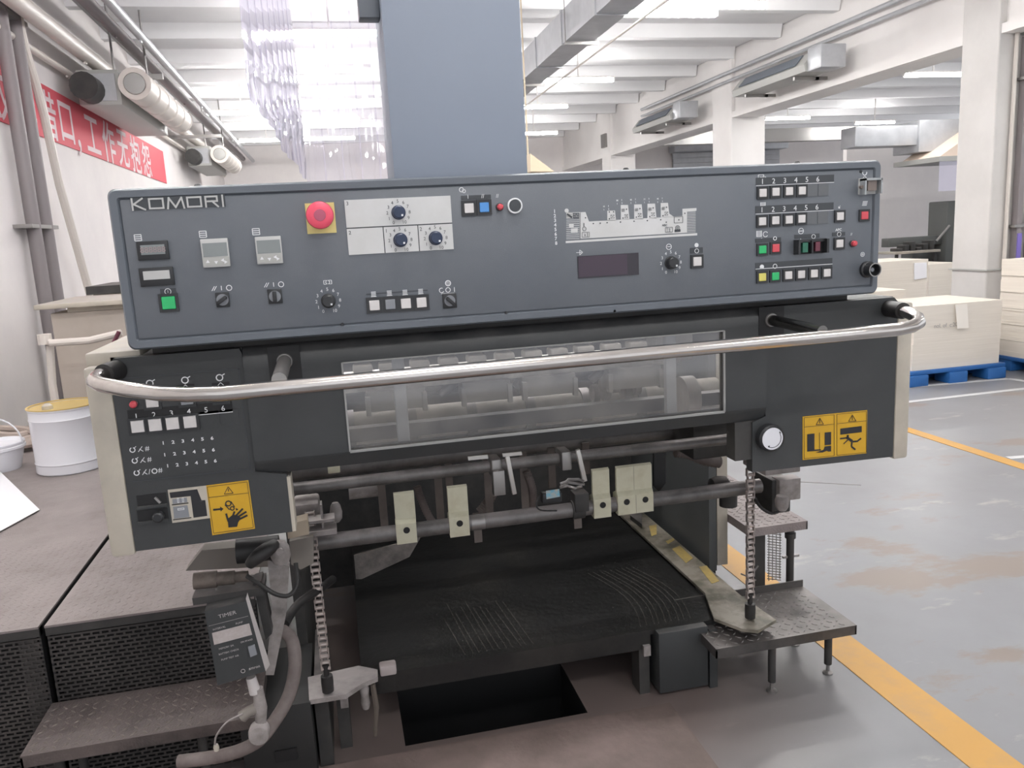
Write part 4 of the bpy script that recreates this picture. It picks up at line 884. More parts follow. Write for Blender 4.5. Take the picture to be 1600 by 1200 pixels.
# ================================================================== chequer plate steps
LH = 1.0
def lugs(mb, x0, x1, y0, y1, z, pitch=.027, vert=None):
    nx = int((x1-x0)/pitch); ny = int((y1-y0)/pitch)
    for i in range(nx):
        for j in range(ny):
            cx, cy = x0+pitch*(i+.5), y0+pitch*(j+.5); a = math.radians(45 if (i+j) % 2 else -45); t = Vector((math.cos(a), math.sin(a), 0)); n = Vector((-t.y, t.x, 0)); L_, W_ = pitch*.42, pitch*.12
            if vert is None: pts = [(t*L_), (n*W_), (-t*L_), (-n*W_)]; c = Vector((cx, cy, z)); up = Vector((0, 0, .0022)); q = [c+p for p in pts]
            else: f = lambda p: Vector((p.x, 0, p.y)); c = Vector((cx, vert, cy)); up = Vector((0, -.0022, 0)); q = [c+f(p) for p in (t*L_, n*W_, -t*L_, -n*W_)]
            top = [p*.6+c*.4+up*LH for p in q]; a_ = [mb.bm.verts.new(p) for p in q]; b_ = [mb.bm.verts.new(p) for p in top]
            mb.bm.faces.new(b_)
            for k in range(4): mb.bm.faces.new((a_[k], a_[(k+1) % 4], b_[(k+1) % 4], b_[k]))
def step(name, lab, x0, x1, y0, y1, z, m, legs, cat='step', rim=.032, back=False, lg=True):
    t = thing(name, ((x0+x1)/2, (y0+y1)/2, 0), lab, cat)
    s = MB().box(x0, x1, y0, y1, z-.005, z).box(x0, x1, y0, y0+.005, z-rim, z-.005).box(x1-.005, x1, y0, y1, z-rim, z-.005).box(x0, x0+.005, y0, y1, z-rim, z-.005)
    if back: s.box(x0, x1, y1-.005, y1, z, z+.025)
    finish('tread_plate', s, m, t)
    s = MB()
    if lg: lugs(s, x0+.005, x1-.005, y0+.005, y1-.01, z)
    lugs(s, x0, x1, z-rim, z-.001, 0, .032, vert=y0)
    tag(finish('tread_lugs', s, m_lug if m is m_chq else (m_lugS if m is m_chqS else m), t, smooth=0), kind='stuff')
    for (lx, ly, zt) in legs:
        l = finish('leg', MB().cyl((lx, ly, .035), (lx, ly, z-.005), .0125, 12), m_dark, t); finish('foot', MB().lathe((lx, ly, 0), [(.017, 0), (.017, .005), (.006, .01), (.006, .04)], 'Z', 12), m_steel, l)
    return t
rs = step('chequer_plate_step', 'black chequer-plate step standing on two short legs right of the pile plate', 1.06, 1.553, 2.128, 2.44, .2, m_chq, [(1.50, 2.20, 0), (1.27, 2.16, 0), (1.50, 2.40, 0)], back=True)
ru = step('chequer_plate_platform', 'higher chequer-plate walkway behind the right step', 1.38, 1.61, 2.5, 4.2, .418, m_chqL, [], cat='walkway')
finish('tube_leg', MB().cyl((1.565, 2.54, 0), (1.565, 2.54, .39), .014, 14).lathe((1.565, 2.54, .345), [(.02, 0), (.02, .02)], 'Z', 14), m_dark, ru)
finish('tube_leg', MB().cyl((1.40, 2.54, 0), (1.40, 2.54, .39), .010, 12), m_dark, ru)
s = MB(); s.box(1.535, 1.60, 2.535, 2.545, .268, .276); finish('leg_bracket', s, m_steel, ru)
s = MB()
for k in range(22):
    z = .18+.0105*k; s.obox(Vector((1.512, 2.56, z)), .058, .002, .0035, ry=.25)
for k in range(4): s.obox(Vector((1.49+.015*k, 2.56, .295)), .0025, .002, .235)
tag(finish('wire_mesh', s, m_steel, ru), kind='stuff')
finish('skirt_panel', MB().box(1.40, 1.475, 2.56, 2.566, .0, .38), m_dark, ru)
finish('tie_strap', MB().obox(Vector((1.40, 2.52, .235)), .006, .003, .075, ry=.7), m_steel, ru); finish('tie_strap', MB().obox(Vector((1.385, 2.52, .225)), .005, .003, .07, ry=-1.05), m_steel, ru)
LH = .45
# left platforms: two plates with a gap, perforated front
PL = .514; PYF = 2.3; SX = -.868
def mesh_front(x0, x1, z0, z1, y, par):
    s = MB(); pz, px_ = .0125, .024; nz = int((z1-z0)/pz)
    for j in range(nz+1): s.box(x0, x1, y-.0012, y+.0012, z0+pz*j-.0028, z0+pz*j+.0028)
    for j in range(nz):
        o = px_/2 if j % 2 else 0; x = x0+o
        while x < x1: s.box(x, min(x+.0055, x1), y-.0014, y+.001, z0+pz*j, z0+pz*(j+1)); x += px_
    o = finish('perforated_mesh', s, m_mesh, par, smooth=0); tag(o, kind='stuff')
    finish('mesh_backing', MB().box(x0, x1, y+.03, y+.035, z0, z1), m_slot, par)
for nm, lab, x0, x1, yb in (('chequer_plate_platform', 'large dusty walkway plate at far left with the white bucket on it', -2.39, SX, 5.3), ('chequer_plate_platform', 'dusty walkway plate right of the floor gap, beside the press', SX+.016, -.30, 4.6)):
    t = thing(nm, ((x0+x1)/2, 3, 0), lab, 'walkway')
    finish('tread_plate', MB().box(x0, x1, PYF-.01, yb, PL-.006, PL), m_chqL, t)
    s = MB(); lugs(s, max(x0, -1.4)+.01, x1-.01, PYF, PYF+.7, PL, .024); tag(finish('tread_lugs', s, m_chqL, t, smooth=0), kind='stuff')
    finish('front_frame', MB().box(x0, x1, PYF-.008, PYF+.02, PL-.03, PL-.007), m_dark, t)
    if x0 < -2: finish('front_frame', MB().box(x1-.06, x1-.012, PYF+.003, PYF+.02, 0, PL-.03), m_mesh, t)
    mesh_front(max(x0, -1.6), x1, .0, PL-.03, PYF, t)
    finish('side_skirt', MB().box(x0 if x0 > -2 else x1-.006, (x0 if x0 > -2 else x1-.006)+.006, PYF, yb, 0, PL-.006), m_slot, t)
LH = .9
ls = step('chequer_plate_step', 'low worn chequer-plate step in front of the perforated mesh at lower left', -.865, -.29, 2.045, 2.29, .285, m_chqS, [(-.8, 2.1, 0), (-.45, 2.1, 0), (-.8, 2.26, 0)])

# ================================================================== timer box and bracket
tb = thing('timer_box', (-.29, 1.9, .49), 'small black timer control box with pale label strip hanging at lower left', 'control box')
TY = 1.86
def Q(u, v, d=0):      # u,v in 0..1 over the slanted front face
    A, B_, C_, D_ = (atY(*p, TY) for p in ((319.5, 955), (385, 939), (415, 1049), (340, 1071)))
    p = A*(1-u)*(1-v)+B_*u*(1-v)+C_*u*v+D_*(1-u)*v; p.y -= d; return p
finish('box_body', MB().prism([Q(0, 0), Q(1, 0), Q(1, 1), Q(0, 1)], (0, .055, 0)), m_house, tb)
finish('side_plate', MB().prism([Q(1.0, -.03), Q(1.07, -.10), Q(1.12, .93), Q(1.0, 1.0)], (0, .004, 0)), mat('bare_alu', (.45, .42, .41), .5, .3), tb)
s = MB().prism([Q(.08, .30, .0005), Q(.93, .30, .0005), Q(.93, .46, .0005), Q(.08, .46, .0005)], (0, -.0006, 0)); finish('dial_label', s, mat('label_beige', (.46, .42, .41), .6, c2=(.40, .35, .33), scale=80), tb)
s = MB(); e1 = (Q(1, .5)-Q(0, .5)).normalized(); e2 = (Q(.5, 0)-Q(.5, 1)).normalized(); e1.y = e2.y = 0
def TQ(body, u, v, h, sx=1): add_text(s, body, Q(u, v, .0013), h, ux=e1, uy=e2, sx=sx)
TQ('TIMER', .5, .11, .0125, 1.2); TQ('INTERVAL', .26, .26, .0065); TQ('PUMP', .72, .26, .0065); TQ('MEMORY 2H.', .33, .53, .006); TQ('ON STAND', .78, .52, .0055); TQ('BATTERY CHECK', .36, .60, .006); TQ('PUMP TEST AIR', .36, .68, .006)
TQ('amron', .80, .905, .010); s.ring(Q(.56, .905, .001), .0045, .0012); s.line(Q(.04, .20, .001), Q(.95, .20, .001), .0006)
tag(finish('box_lettering', s, mat('grey_print', (.40, .38, .37), .5), tb), kind='stuff')
finish('rocker_switch', MB().prism([Q(.78, .60, .001), Q(.93, .59, .001), Q(.93, .73, .001), Q(.78, .74, .001)], (0, -.004, 0)), m_capgr, tb)
finish('cable_gland', MB().tube([atY(392, 1058, 1.88), atY(399, 1082, 1.88)], [.012, .014], 12), mat('gland_white', (.52, .49, .48), .6), tb)
bk = thing('box_bracket', (-.2, 1.95, .6), 'dusty angled steel bracket carrying the timer box', 'bracket')
finish('bracket_arm', MB().quadY([(418, 875), (452, 885), (447, 960), (428, 1055), (415, 1055), (425, 950)], 1.96, .03), m_powder, bk)
finish('bracket_shelf', MB().prism([atY(300, 935, 1.9), atY(412, 918, 1.9), atY(412, 930, 1.9), atY(302, 946, 1.9)], (0, .09, 0)), m_dark, bk)
finish('bracket_shelf', MB().quadY([(395, 912), (408, 908), (425, 990), (415, 1000)], 1.92, .06), m_dark, bk)
cb = thing('cable_connector', (-.3, 1.9, .77), 'brown corroded plug connector with cable above the timer box', 'connector')
a, b = atY(303, 908, 1.93), atY(388, 900, 1.93)
s = MB().cyl(a, a.lerp(b, .42), .020, 14).cyl(a.lerp(b, .42), a.lerp(b, .75), .0165, 14).cyl(a.lerp(b, .75), b, .013, 14); finish('plug_body', s, mat('corroded_brass', (.06, .048, .04), .7, c2=(.13, .105, .09), scale=25), cb)
def curve(pts, n=24):
    P_ = [Vector(p) for p in pts]; out = []
    for i in range(n+1):
        t = i/n*(len(P_)-1); k = min(int(t), len(P_)-2); f = t-k; p0 = P_[max(k-1, 0)]; p1 = P_[k]; p2 = P_[k+1]; p3 = P_[min(k+2, len(P_)-1)]
        out.append(.5*((2*p1)+(p2-p0)*f+(2*p0-5*p1+4*p2-p3)*f*f+(3*p1-p0-3*p2+p3)*f**3))
    return out
finish('cable', MB().tube(curve([atY(386, 900, 1.92), atY(405, 912, 1.90), atY(430, 928, 1.89), atY(452, 930, 1.9), atY(464, 912, 1.92), atY(462, 880, 1.95)]), .0055, 10), m_rub, cb)
s = MB().tube(curve([atY(390, 882, 1.9), atY(402, 870, 1.89), atY(420, 857, 1.9), atY(430, 850, 1.92)], 12), [.012+.006*math.sin(i/12*math.pi) for i in range(13)], 12); finish('rubber_boot', s, m_rub, cb)
s = MB(); s.lathe(atY(438, 862, 1.93), [(.018, -.028), (.024, -.01), (.022, .012), (.014, .026)], 'Z', 16); s.lathe(atY(437, 862, 1.905), [(.010, .01), (.009, -.004)], 'Y', 14); finish('swivel_joint', s, m_powder, fr)
finish('motor_can', MB().cyl(atY(370, 862, 1.97), atY(436, 855, 1.97), .030, 24), m_rub, fr)
finish('mount_plate', MB().quadY([(315, 860), (430, 850), (430, 885), (290, 892)], 2.1, .05), mat('tan_metal', (.20, .18, .16), .6), fr)
finish('mount_block', MB().quadY([(452, 846), (490, 838), (490, 880), (470, 890), (455, 882)], 2.1, .05), mat('tan_metal', (.20, .18, .16), .6, c2=(.2, .11, .08)), fr)
finish('mount_block', MB().quadY([(448, 820), (480, 812), (483, 835), (450, 842)], 2.0, .05), mat('tan_plate', (.35, .29, .22), .6), fr)
# hose curving down and along the floor
hs = finish('rubber_hose', MB().tube(curve([atY(440, 985, 1.99), atY(456, 1000, 1.97), atY(461, 1040, 1.95), atY(452, 1085, 1.94), atY(430, 1125, 1.92), atY(400, 1160, 1.9), atY(350, 1180, 1.92), atY(280, 1190, 1.95)], 36), .0165, 14), m_hose)
tag(hs, 'thick dusty rubber hose curving down behind the timer box', 'hose')
hs = finish('rubber_hose', MB().tube(curve([atY(445, 975, 2.02), atY(465, 945, 2.1), atY(500, 920, 2.2), atY(520, 905, 2.3)], 20), .012, 12), m_rub); tag(hs, 'dark hose passing behind the left chain', 'hose')
vv = thing('valve', (-.22, 1.9, .38), 'dusty pipe valve with round knob below the timer box', 'valve')
finish('valve_pipe', MB().tube([atY(403, 1075, 1.88), atY(407, 1105, 1.88), atY(408, 1135, 1.88)], [.012, .016, .012], 12), m_powder, vv)
finish('valve_elbow', MB().tube([atY(405, 1105, 1.88), atY(388, 1112, 1.88), atY(378, 1120, 1.88)], [.014, .013, .015], 12), mat('tan_metal', (.2, .18, .16), .6), vv)
c = atY(405, 1145, 1.87); finish('valve_knob', MB().lathe(c, [(.012, .02), (.024, .018), (.026, 0), (.023, -.016), (.01, -.018)], 'Y', 20).box(c.x+.006, c.x+.01, c.y-.02, c.y-.017, c.z-.006, c.z+.006), m_powder, vv)
finish('valve_wire', MB().tube(curve([atY(380, 1115, 1.87), atY(355, 1128, 1.87), atY(338, 1150, 1.87), atY(336, 1168, 1.87)], 14), .0022, 8), m_powder, vv)
finish('wire_tip', MB().lathe(atY(338, 1168, 1.87), [(.006, -.008), (.007, 0), (.005, .008)], 'Z', 10), m_cream, vv)

# ================================================================== dark upright cabinet above
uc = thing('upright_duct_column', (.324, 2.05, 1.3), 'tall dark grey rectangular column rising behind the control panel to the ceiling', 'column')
finish('column_body', MB().box(.166, .489, 1.96, 2.16, 1.3, CZ, .003), mat('column_paint_glare', (.25, .285, .345), .5, c2=(.265, .30, .36), scale=2), uc)  # dark grey column; bluish lens glare is mixed into its lighter base colour
a = atY(583, 20, 1.96); finish('side_bracket', MB().box(.118, .166, 2.0, 2.05, a.z+.0, a.z+.2, .003), m_panel, uc)

# ================================================================== plastic strip curtain
sc_ = thing('strip_curtain', (.1, 7.5, 2.1), 'clear wavy plastic strip curtain hanging behind the control panel', 'curtain')
A_ = atY(391, 160, 5.2); Bc = Vector((atY(480, 285, 8.0).x, 8.0, 0)); A_.z = 0
def vstrip(p0, p1, zb, zt, amp, ph):
    s = MB(); t = (p1-p0).normalized(); n = Vector((-t.y, t.x, 0)); NU, NV = 4, 26; g = []
    for j in range(NV+1):
        v = j/NV; z = zb+(zt-zb)*v; row = []
        for i in range(NU+1):
            u = i/NU; off = amp*(math.sin(u*math.pi)*.8+(.9*math.sin(v*9+ph+u*2)+.5*math.sin(v*31+ph*3))*max(0, .45-v)*1.6)
            row.append(s.bm.verts.new(Vector((0, 0, z))+p0.lerp(p1, u)+n*off))
        g.append(row)
    for j in range(NV):
        for i in range(NU): s.bm.faces.new((g[j][i], g[j][i+1], g[j+1][i+1], g[j+1][i]))
    return finish('vinyl_strip', s, m_pvc, sc_, smooth=80)
nL = 9
for k in range(nL):
    p0 = A_.lerp(Bc, k/nL); p1 = A_.lerp(Bc, (k+1.12)/nL); zb = 2.37-.31*(k/nL)+random.uniform(-.02, .02); vstrip(p0, p1, zb, 4.1, .011, k*1.7)
for k in range(9):
    x = Bc.x+.17*k; vstrip(Vector((x, 8.0, 0)), Vector((x+.185, 8.0+(.01 if k % 2 else -.01), 0)), 1.75+random.uniform(-.04, .04), 4.1, .014, k*2.3+1)
d_ = (Bc-A_); s = MB().cyl((A_.x, A_.y, 4.1), (Bc.x, Bc.y, 4.1), .018, 8).cyl((Bc.x, 8, 4.1), (Bc.x+1.55, 8, 4.1), .018, 8)
for p in (A_, Bc, Bc+Vector((1.5, 0, 0))): s.cyl((p.x, p.y, 4.1), (p.x, p.y, CZ), .008, 6)
finish('hanging_rail', s, m_galv, sc_)

# ================================================================== left wall: banner, pipes, blowers
bn = thing('banner', (-2.385, 9.5, 2.4), 'red cloth banner with white Chinese characters along the left wall', 'banner')
finish('banner_cloth', MB().box(-2.397, -2.388, 5.0, 13.95, 2.57, 3.06), m_red, bn)
s = MB()
for k, ch in enumerate('失败无借口，工作无抱怨'):
    y = 7.84+.565*(k-2) if k <= 4 else (9.32 if k == 5 else 9.88+.68*(k-6)); add_text(s, ch, (-2.386, y, 2.60 if ch == '，' else 2.80), .50 if k > 5 else .46, ux=(0, 1, 0), uy=(0, 0, 1), sx=1.15, bold=.012)
finish('banner_lettering', s, mat('banner_white', (.80, .66, .68), .7), bn)
wp = thing('conduit_pair', (-2.33, 7.3, 0), 'pair of thick grey vertical conduits on the left wall', 'pipe')
for e in (0, 1): finish('conduit', MB().cyl((-2.31, 7.34+.30*e, 0), (-2.31, 7.34+.30*e, 4.1), .055, 12), m_pipe, wp)
for z in (1.75, 3.4): finish('pipe_clamp', MB().box(-2.4, -2.26, 7.15, 7.8, z, z+.03), m_steel, wp)
sp = finish('water_pipe', MB().tube([atX(*p, -2.28) for p in ((27, 8), (31, 40), (39, 76), (56, 131), (70, 184), (93, 289), (145, 475))], .036, 10), m_pipew); tag(sp, 'slanting cream water pipe on the left wall right of the grey conduits', 'pipe')
for (x, z, r, m_, lab, y0) in ((-2.15, 3.45, .075, m_pipew, 'thick cream pipe running along the top of the left wall', 4), (-1.85, 3.68, .06, m_pipe, 'grey pipe running beside the cream one under the ceiling at left', 4), (-2.33, 3.28, .03, m_pipew, 'thin white pipe low on the left wall just above the banner', 4), (-1.62, 3.62, .045, m_galv, 'pale grey pipe nearest the room under the ceiling at left', 4)):
    s = MB().cyl((x, y0, z), (x, 21.5, z), r, 12)
    for yy_ in (9, 13, 17): s.cyl((x, yy_, z-r-.01), (x, yy_+.05, z-r-.01), .012, 6)
    tag(finish('ceiling_pipe', s, m_), lab, 'pipe')
s = MB(); s.box(-2.05, -1.98, 4, 21.5, 3.78, 3.9); tag(finish('cable_trunking', s, m_galv), 'grey cable trunking above the pipes at upper left', 'trunking')
for yy_ in (9.6, 14.5): 
    s = MB().box(-2.4, -1.55, yy_, yy_+.05, 3.32, 3.37); tag(finish('pipe_bracket', s, m_steel), 'steel bracket carrying the ceiling pipes, '+('nearer' if yy_ < 12 else 'farther')+' one', 'bracket')
def blower(y, lab, sc=1.):
    t = thing('wall_blower', (-2.05, y, 2.95), lab, 'fan unit', 'blowers on the left wall')
    finish('blower_case', MB().box(-2.28, -1.88, y, y+2.4*sc, 2.98, 3.32, .015), m_grey, t)
    finish('motor_end', MB().cyl((-2.15, y-.28, 3.12), (-2.15, y, 3.12), .13, 16), m_dark, t)
    finish('front_cap', MB().box(-2.24, -1.92, y-.012, y, 3.02, 3.28), m_galv, t)
    s = MB(); x_, z_ = -1.72, 3.16; L_ = 2.5*sc; yy0 = y-.12
    prf = []
    for k in range(5): f = k/5; prf += [(.155, f*L_), (.155, (f+.16)*L_), (.135, (f+.165)*L_), (.135, (f+.195)*L_)]
    rings_ = [(.095, .05)]+prf
    s.lathe((x_, yy0, z_), [(.10, .06), (.105, 0)]+prf+[(.155, L_)], 'Y', 20); finish('duct_roll', s, m_pipew, t)
    finish('roll_mouth', MB().lathe((x_, yy0, z_), [(.10, -.004), (.09, -.006)], 'Y', 20), m_grey, t)
    finish('hanger', MB().cyl((-2.0, y+.4, 3.32), (-2.0, y+.4, CZ), .012, 6).cyl((-1.72, y+.6, 3.3), (-1.72, y+.6, CZ), .012, 6), m_steel, t)
blower(9.1, 'grey wall blower with ribbed white roll above the banner, the larger nearer one'); blower(15.6, 'smaller far wall blower near the back corner at left', .9)
# beige tank and pipes by the wall
tk = thing('beige_tank', (-1.95, 7.0, 0), 'beige metal tank cabinet against the left wall behind the white bucket', 'cabinet')
a, b = atY(78, 490, 5.4), atY(212, 480, 5.4); zt_ = a.z
finish('tank_body', MB().box(a.x, -.85, 5.4, 6.1, 0, zt_, .01), m_beige, tk); finish('tank_lid', MB().box(a.x-.06, -.85, 5.32, 6.15, zt_+.03, zt_+.06, .005).box(a.x+.1, a.x+.5, 5.4, 5.9, zt_, zt_+.03), m_cream, tk)
pp = finish('water_pipe', MB().tube([atY(70, 530, 5.25), atY(80, 536, 5.2), atY(140, 532, 5.2), atY(190, 520, 5.2)], .022, 10).lathe(atY(70, 530, 5.23), [(.04, -.03), (.04, .03)], 'Z', 10).tube([atY(78, 540, 5.25), atY(82, 600, 5.25), Vector((atY(82, 600, 5.25).x, 5.25, PL))], .022, 10), m_pipew); tag(pp, 'white plastic pipe with elbow across the beige tank', 'pipe')
cb2 = thing('side_cabinet', (-1.3, 7.5, 0), 'pale cabinet with dark top half hidden behind the control panel at left', 'cabinet')
a = atY(145, 460, 6.6); finish('cabinet_body', MB().box(a.x, -.8, 6.6, 7.3, 0, a.z, .01), m_cream, cb2); finish('cabinet_top', MB().box(a.x-.03, -.8, 6.55, 7.3, a.z, a.z+.06), m_dark, cb2)
tag(finish('red_hose', MB().tube(curve([atY(186, 518, 5.1), atY(175, 540, 5.1), atY(158, 565, 5.1), atY(140, 600, 5.1), Vector((atY(135, 600, 5.1).x, 5.1, PL))], 14), .012, 8), mat('maroon', (.12, .03, .05), .4)), 'dark maroon hose slanting down beside the beige tank', 'hose')
# pile of rags / hoses behind the bucket
s = MB()
for k in range(5):
    p = [Vector((-1.9+.16*i+random.uniform(-.03, .03), 4.55+random.uniform(-.12, .12)+.05*k, PL+.03+.012*k)) for i in range(9)]; s.tube(curve(p, 30), .022, 8)
tag(finish('hose_pile', s, mat('tan_hose', (.40, .33, .29), .7)), 'tangle of tan hoses on the platform behind the white bucket', 'hose')
# bucket
c = atZ(101, 742, PL); c.y += .13; R_ = .153; Hb = .31
bt = thing('metal_bucket', (c.x, c.y, PL), 'white enamelled drum bucket with gold lid on the left platform', 'bucket')
finish('bucket_body', MB().lathe((c.x, c.y, PL), [(R_*.96, 0), (R_*1.0, .006), (R_*.985, .045), (R_*1.01, .05), (R_*.985, .056), (R_*.985, .25), (R_*1.012, .256), (R_*.985, .262), (R_*.985, .296), (R_*1.01, .30), (R_*1.01, Hb), (R_*.97, Hb), (R_*.96, Hb-.012)], 'Z', 40), m_bucket, bt)
finish('bucket_lid', MB().lathe((c.x, c.y, PL), [(R_*.962, Hb-.014), (R_*.955, Hb-.006), (R_*.6, Hb-.007)], 'Z', 40), m_gold, bt)
finish('lid_cap', MB().lathe((c.x-.05, c.y-.06, PL+Hb-.008), [(.024, 0), (.022, .018), (.012, .026)], 'Z', 16), m_cream, bt)
finish('rim_ring', MB().ring((c.x, c.y, PL+Hb+.001), R_*.99, .010, axis='Z', d=.004, n=40), m_gold, bt)
c = atZ(-12, 742, PL); c.y += .1
bt = thing('plastic_pail', (c.x, c.y, PL), 'white plastic pail with wire handle cut by the left photo edge', 'bucket')
finish('pail_body', MB().lathe((c.x, c.y, PL), [(.09, 0), (.115, .10), (.123, .103), (.123, .115), (.119, .118), (.122, .13), (.118, .135), (.112, .13), (.10, .12)], 'Z', 32), m_bucket, bt)
finish('handle', MB().tube([(c.x+.122*math.cos(t), c.y-.02, PL+.125+.13*math.sin(t)) for t in [math.pi*k/14 for k in range(15)]], .004, 8), m_bucket, bt)
# sheet of white paper
q = [atZ(-30, 705, PL+.02), atZ(62, 797, PL+.005), atZ(-4, 834, PL+.003), atZ(-120, 860, PL+.003)]
q = [Vector((p.x, p.y, PL+.006)) for p in q]; tag(finish('paper_sheet', MB().prism(q, (0, 0, .002)), m_paperw), 'white paper sheet lying on the platform at the left photo edge', 'paper')

# ================================================================== right side: duct, trays, stacks
dk = thing('air_duct', (2.9, 10, 3.5), 'square galvanised air duct running under the ceiling right of the dark column', 'duct')
def dq(y): return 2.62+(y-7)*.02
finish('duct_body', MB().prism([(2.60, 2, 3.52), (2.92, 2, 3.52), (2.92, 2, 3.86), (2.60, 2, 3.86)], (.25, 16, 0)), m_galv, dk)
for k in range(13): y = 3+1.2*k; x = 2.60+.25*(y-2)/16; finish('duct_flange', MB().box(x-.012, x+.332, y, y+.035, 3.508, 3.872), m_galv, dk)
for k in range(5): y = 4+2.4*k; x = 2.6+.25*(y-2)/16; finish('duct_hanger', MB().box(x-.03, x+.35, y, y+.03, 3.47, 3.5).cyl((x-.02, y+.015, 3.48), (x-.02, y+.015, CZ), .006, 6).cyl((x+.34, y+.015, 3.48), (x+.34, y+.015, CZ), .006, 6), m_steel, dk)
tag(finish('ceiling_cable', MB().cyl((3.05, 3, 3.46), (3.3, 18, 3.46), .012, 8), m_pipew), 'thin white conduit along the right side of the square duct', 'pipe')
def ac(y0, y1, lab, x=6.1):
    t = thing('louvre_heater', (x, (y0+y1)/2, 3.270), lab, 'heater', 'louvre units along the beam')
    s = MB().prism([(x+.22, y0, 3.290), (x+.22, y0, 3.530), (x-.02, y0, 3.530), (x-.16, y0, 3.370), (x-.14, y0, 3.290)], (0, y1-y0, 0)); finish('heater_case', s, m_grey, t)
    finish('heater_grille', MB().prism([(x-.155, y0+.2, 3.390), (x-.04, y0+.2, 3.515), (x-.05, y0+.2, 3.522), (x-.163, y0+.2, 3.398)], (0, y1-y0-.4, 0)), mat('grille_dark', (.14, .16, .19), .5), t)
    finish('end_box', MB().box(x-.12, x+.22, y0-.3, y0-.01, 3.280, 3.550, .01), m_galv, t)
    for y in (y0+.3, y1-.3): finish('support_bracket', MB().box(x+.2, 6.47, y, y+.04, 3.240, 3.280).box(x-.1, x+.25, y, y+.04, 3.240, 3.280), m_steel, t)
ac(9.45, 11.3, 'long louvred heater on the beam, the nearer larger one'); ac(13.5, 15.3, 'louvred heater on the beam, the farther smaller one')
for (x, z, r, lab) in ((6.42, 3.83, .03, 'upper grey conduit along the face of the white beam'), (6.42, 3.7, .025, 'lower grey conduit along the face of the white beam')):
    tag(finish('beam_conduit', MB().cyl((x, 3, z), (x, 16, z), r, 8), m_galv), lab, 'pipe')
tag(finish('column_pipe', MB().cyl((6.12, 6.28, .75), (6.12, 6.66, 4.15), .022, 8).cyl((6.12, 6.66, 3.0), (6.12, 6.66, 3.0), .022), m_pipew) if 0 else finish('column_pipe', MB().cyl((6.62, 6.92, .9), (6.62, 6.92, 4.15), .02, 8), m_pipew), 'thin white vertical pipe on the face of the nearest column', 'pipe')
cd = thing('conduit_pair', (6.4, 6.62, .9), 'pair of thick grey vertical conduits right of the nearest white column', 'pipe')
for x in (6.72, 6.89): finish('conduit', MB().box(x-.03, x+.03, 6.86, 6.93, 0, 3.1), m_pipe, cd)
for z in (1.3, 2.7): finish('pipe_clamp', MB().box(6.65, 6.96, 6.845, 6.95, z, z+.025), m_steel, cd)
s = MB(); finish('reflection_strip', s.box(6.70, 6.75, 6.852, 6.86, .96, 1.24), mat('violet_strip', (.2, .15, .5), .5), cd)
tag(finish('junction_box', MB().box(6.68, 7.3, 6.5, 6.95, 3.12, 3.35, .01), m_grey), 'grey metal box high on the column at the top right corner', 'box')
# pallets with paper stacks
def pallet(x0, x1, y0, y1, lab):
    t = thing('plastic_pallet', ((x0+x1)/2, (y0+y1)/2, 0), lab, 'pallet', 'blue plastic pallets')
    finish('pallet_deck', MB().box(x0, x1, y0, y1, .10, .135, .006), m_blue, t)
    for i in range(3):
        for j in range(3):
            cx = x0+(x1-x0)*(.1+.4*i); cy = y0+(y1-y0)*(.1+.4*j); wx = (x1-x0)*.095; finish('pallet_foot', MB().box(cx-wx, cx+wx, cy-wx, cy+wx, 0, .10, .01), m_blue, t)
    return t
def stack(x0, x1, y0, y1, z0, z1, lab, seams=0, sag=.0):
    t = thing('paper_stack', ((x0+x1)/2, (y0+y1)/2, z0), lab, 'paper stack', 'paper stacks at the right')
    n = max(2, int((z1-z0)/.045)); s = MB()
    for k in range(n):
        d = random.uniform(-.004, .004); e = random.uniform(-.003, .003); za, zb = z0+(z1-z0)*k/n, z0+(z1-z0)*(k+1)/n; s.box(x0+d, x1+d, y0+e, y1+e, za, zb)
    finish('paper_ream', s, m_paper, t, smooth=0)
    for k in range(seams):
        z = z0+(z1-z0)*(k+1)/(seams+1); finish('seam', MB().box(x0-.006, x1+.006, y0-.006, y1+.006, z-.002, z+.002), mat('paper_seam', (.5, .46, .41), .8), t)
    return t
p = pallet(4.82, 5.82, 6.0, 6.75, 'blue pallet under the nearest square paper stack')
s = MB(); add_text(s, '86', atY(1496, 588, 5.995), .05, sx=1.2); finish('pallet_number', s, mat('stencil', (.3, .4, .6), .6), p)
t = stack(4.88, 5.775, 6.03, 6.7, .135, .70, 'nearest square cream paper stack, with a hanging slip, on a blue pallet')
s = MB().prism([(5.28, 6.02, .69), (5.40, 6.02, .69), (5.415, 6.005, .48), (5.30, 6.005, .48)], (0, -.004, 0)); finish('paper_slip', s, mat('slip_paper', (.86, .81, .74), .7), t)
s = MB(); add_text(s, 'nol. of  c:20', atY(1478, 508, 6.02), .05); finish('pencil_note', s, mat('pencil', (.35, .33, .32), .7), t)
p = pallet(6.12, 7.3, 6.22, 7.0-.35, 'blue pallet under the tall stack at the right photo edge') if 0 else pallet(6.08, 7.2, 5.4, 6.42, 'blue pallet under the tall stack at the right photo edge')
t = stack(6.1, 7.2, 5.42, 6.4, .135, 1.03, 'tall cream paper stack with wrapped layers at the right photo edge', seams=5)
finish('seam', MB().box(6.092, 6.1, 5.98, 5.984, .135, .60), mat('paper_seam', (.5, .46, .41), .8), t)
pallet(4.95, 5.95, 7.5, 8.2, 'blue pallet hidden under the low back paper stack')
stack(4.9, 5.72, 7.2, 8.2, .135, .73, 'low cream paper stack directly behind the machine corner')
x_ = atY(1449, 430, 8.6); pallet(5.6, x_.x+.05, 8.6, 9.3, 'blue pallet under the wrapped back stack')
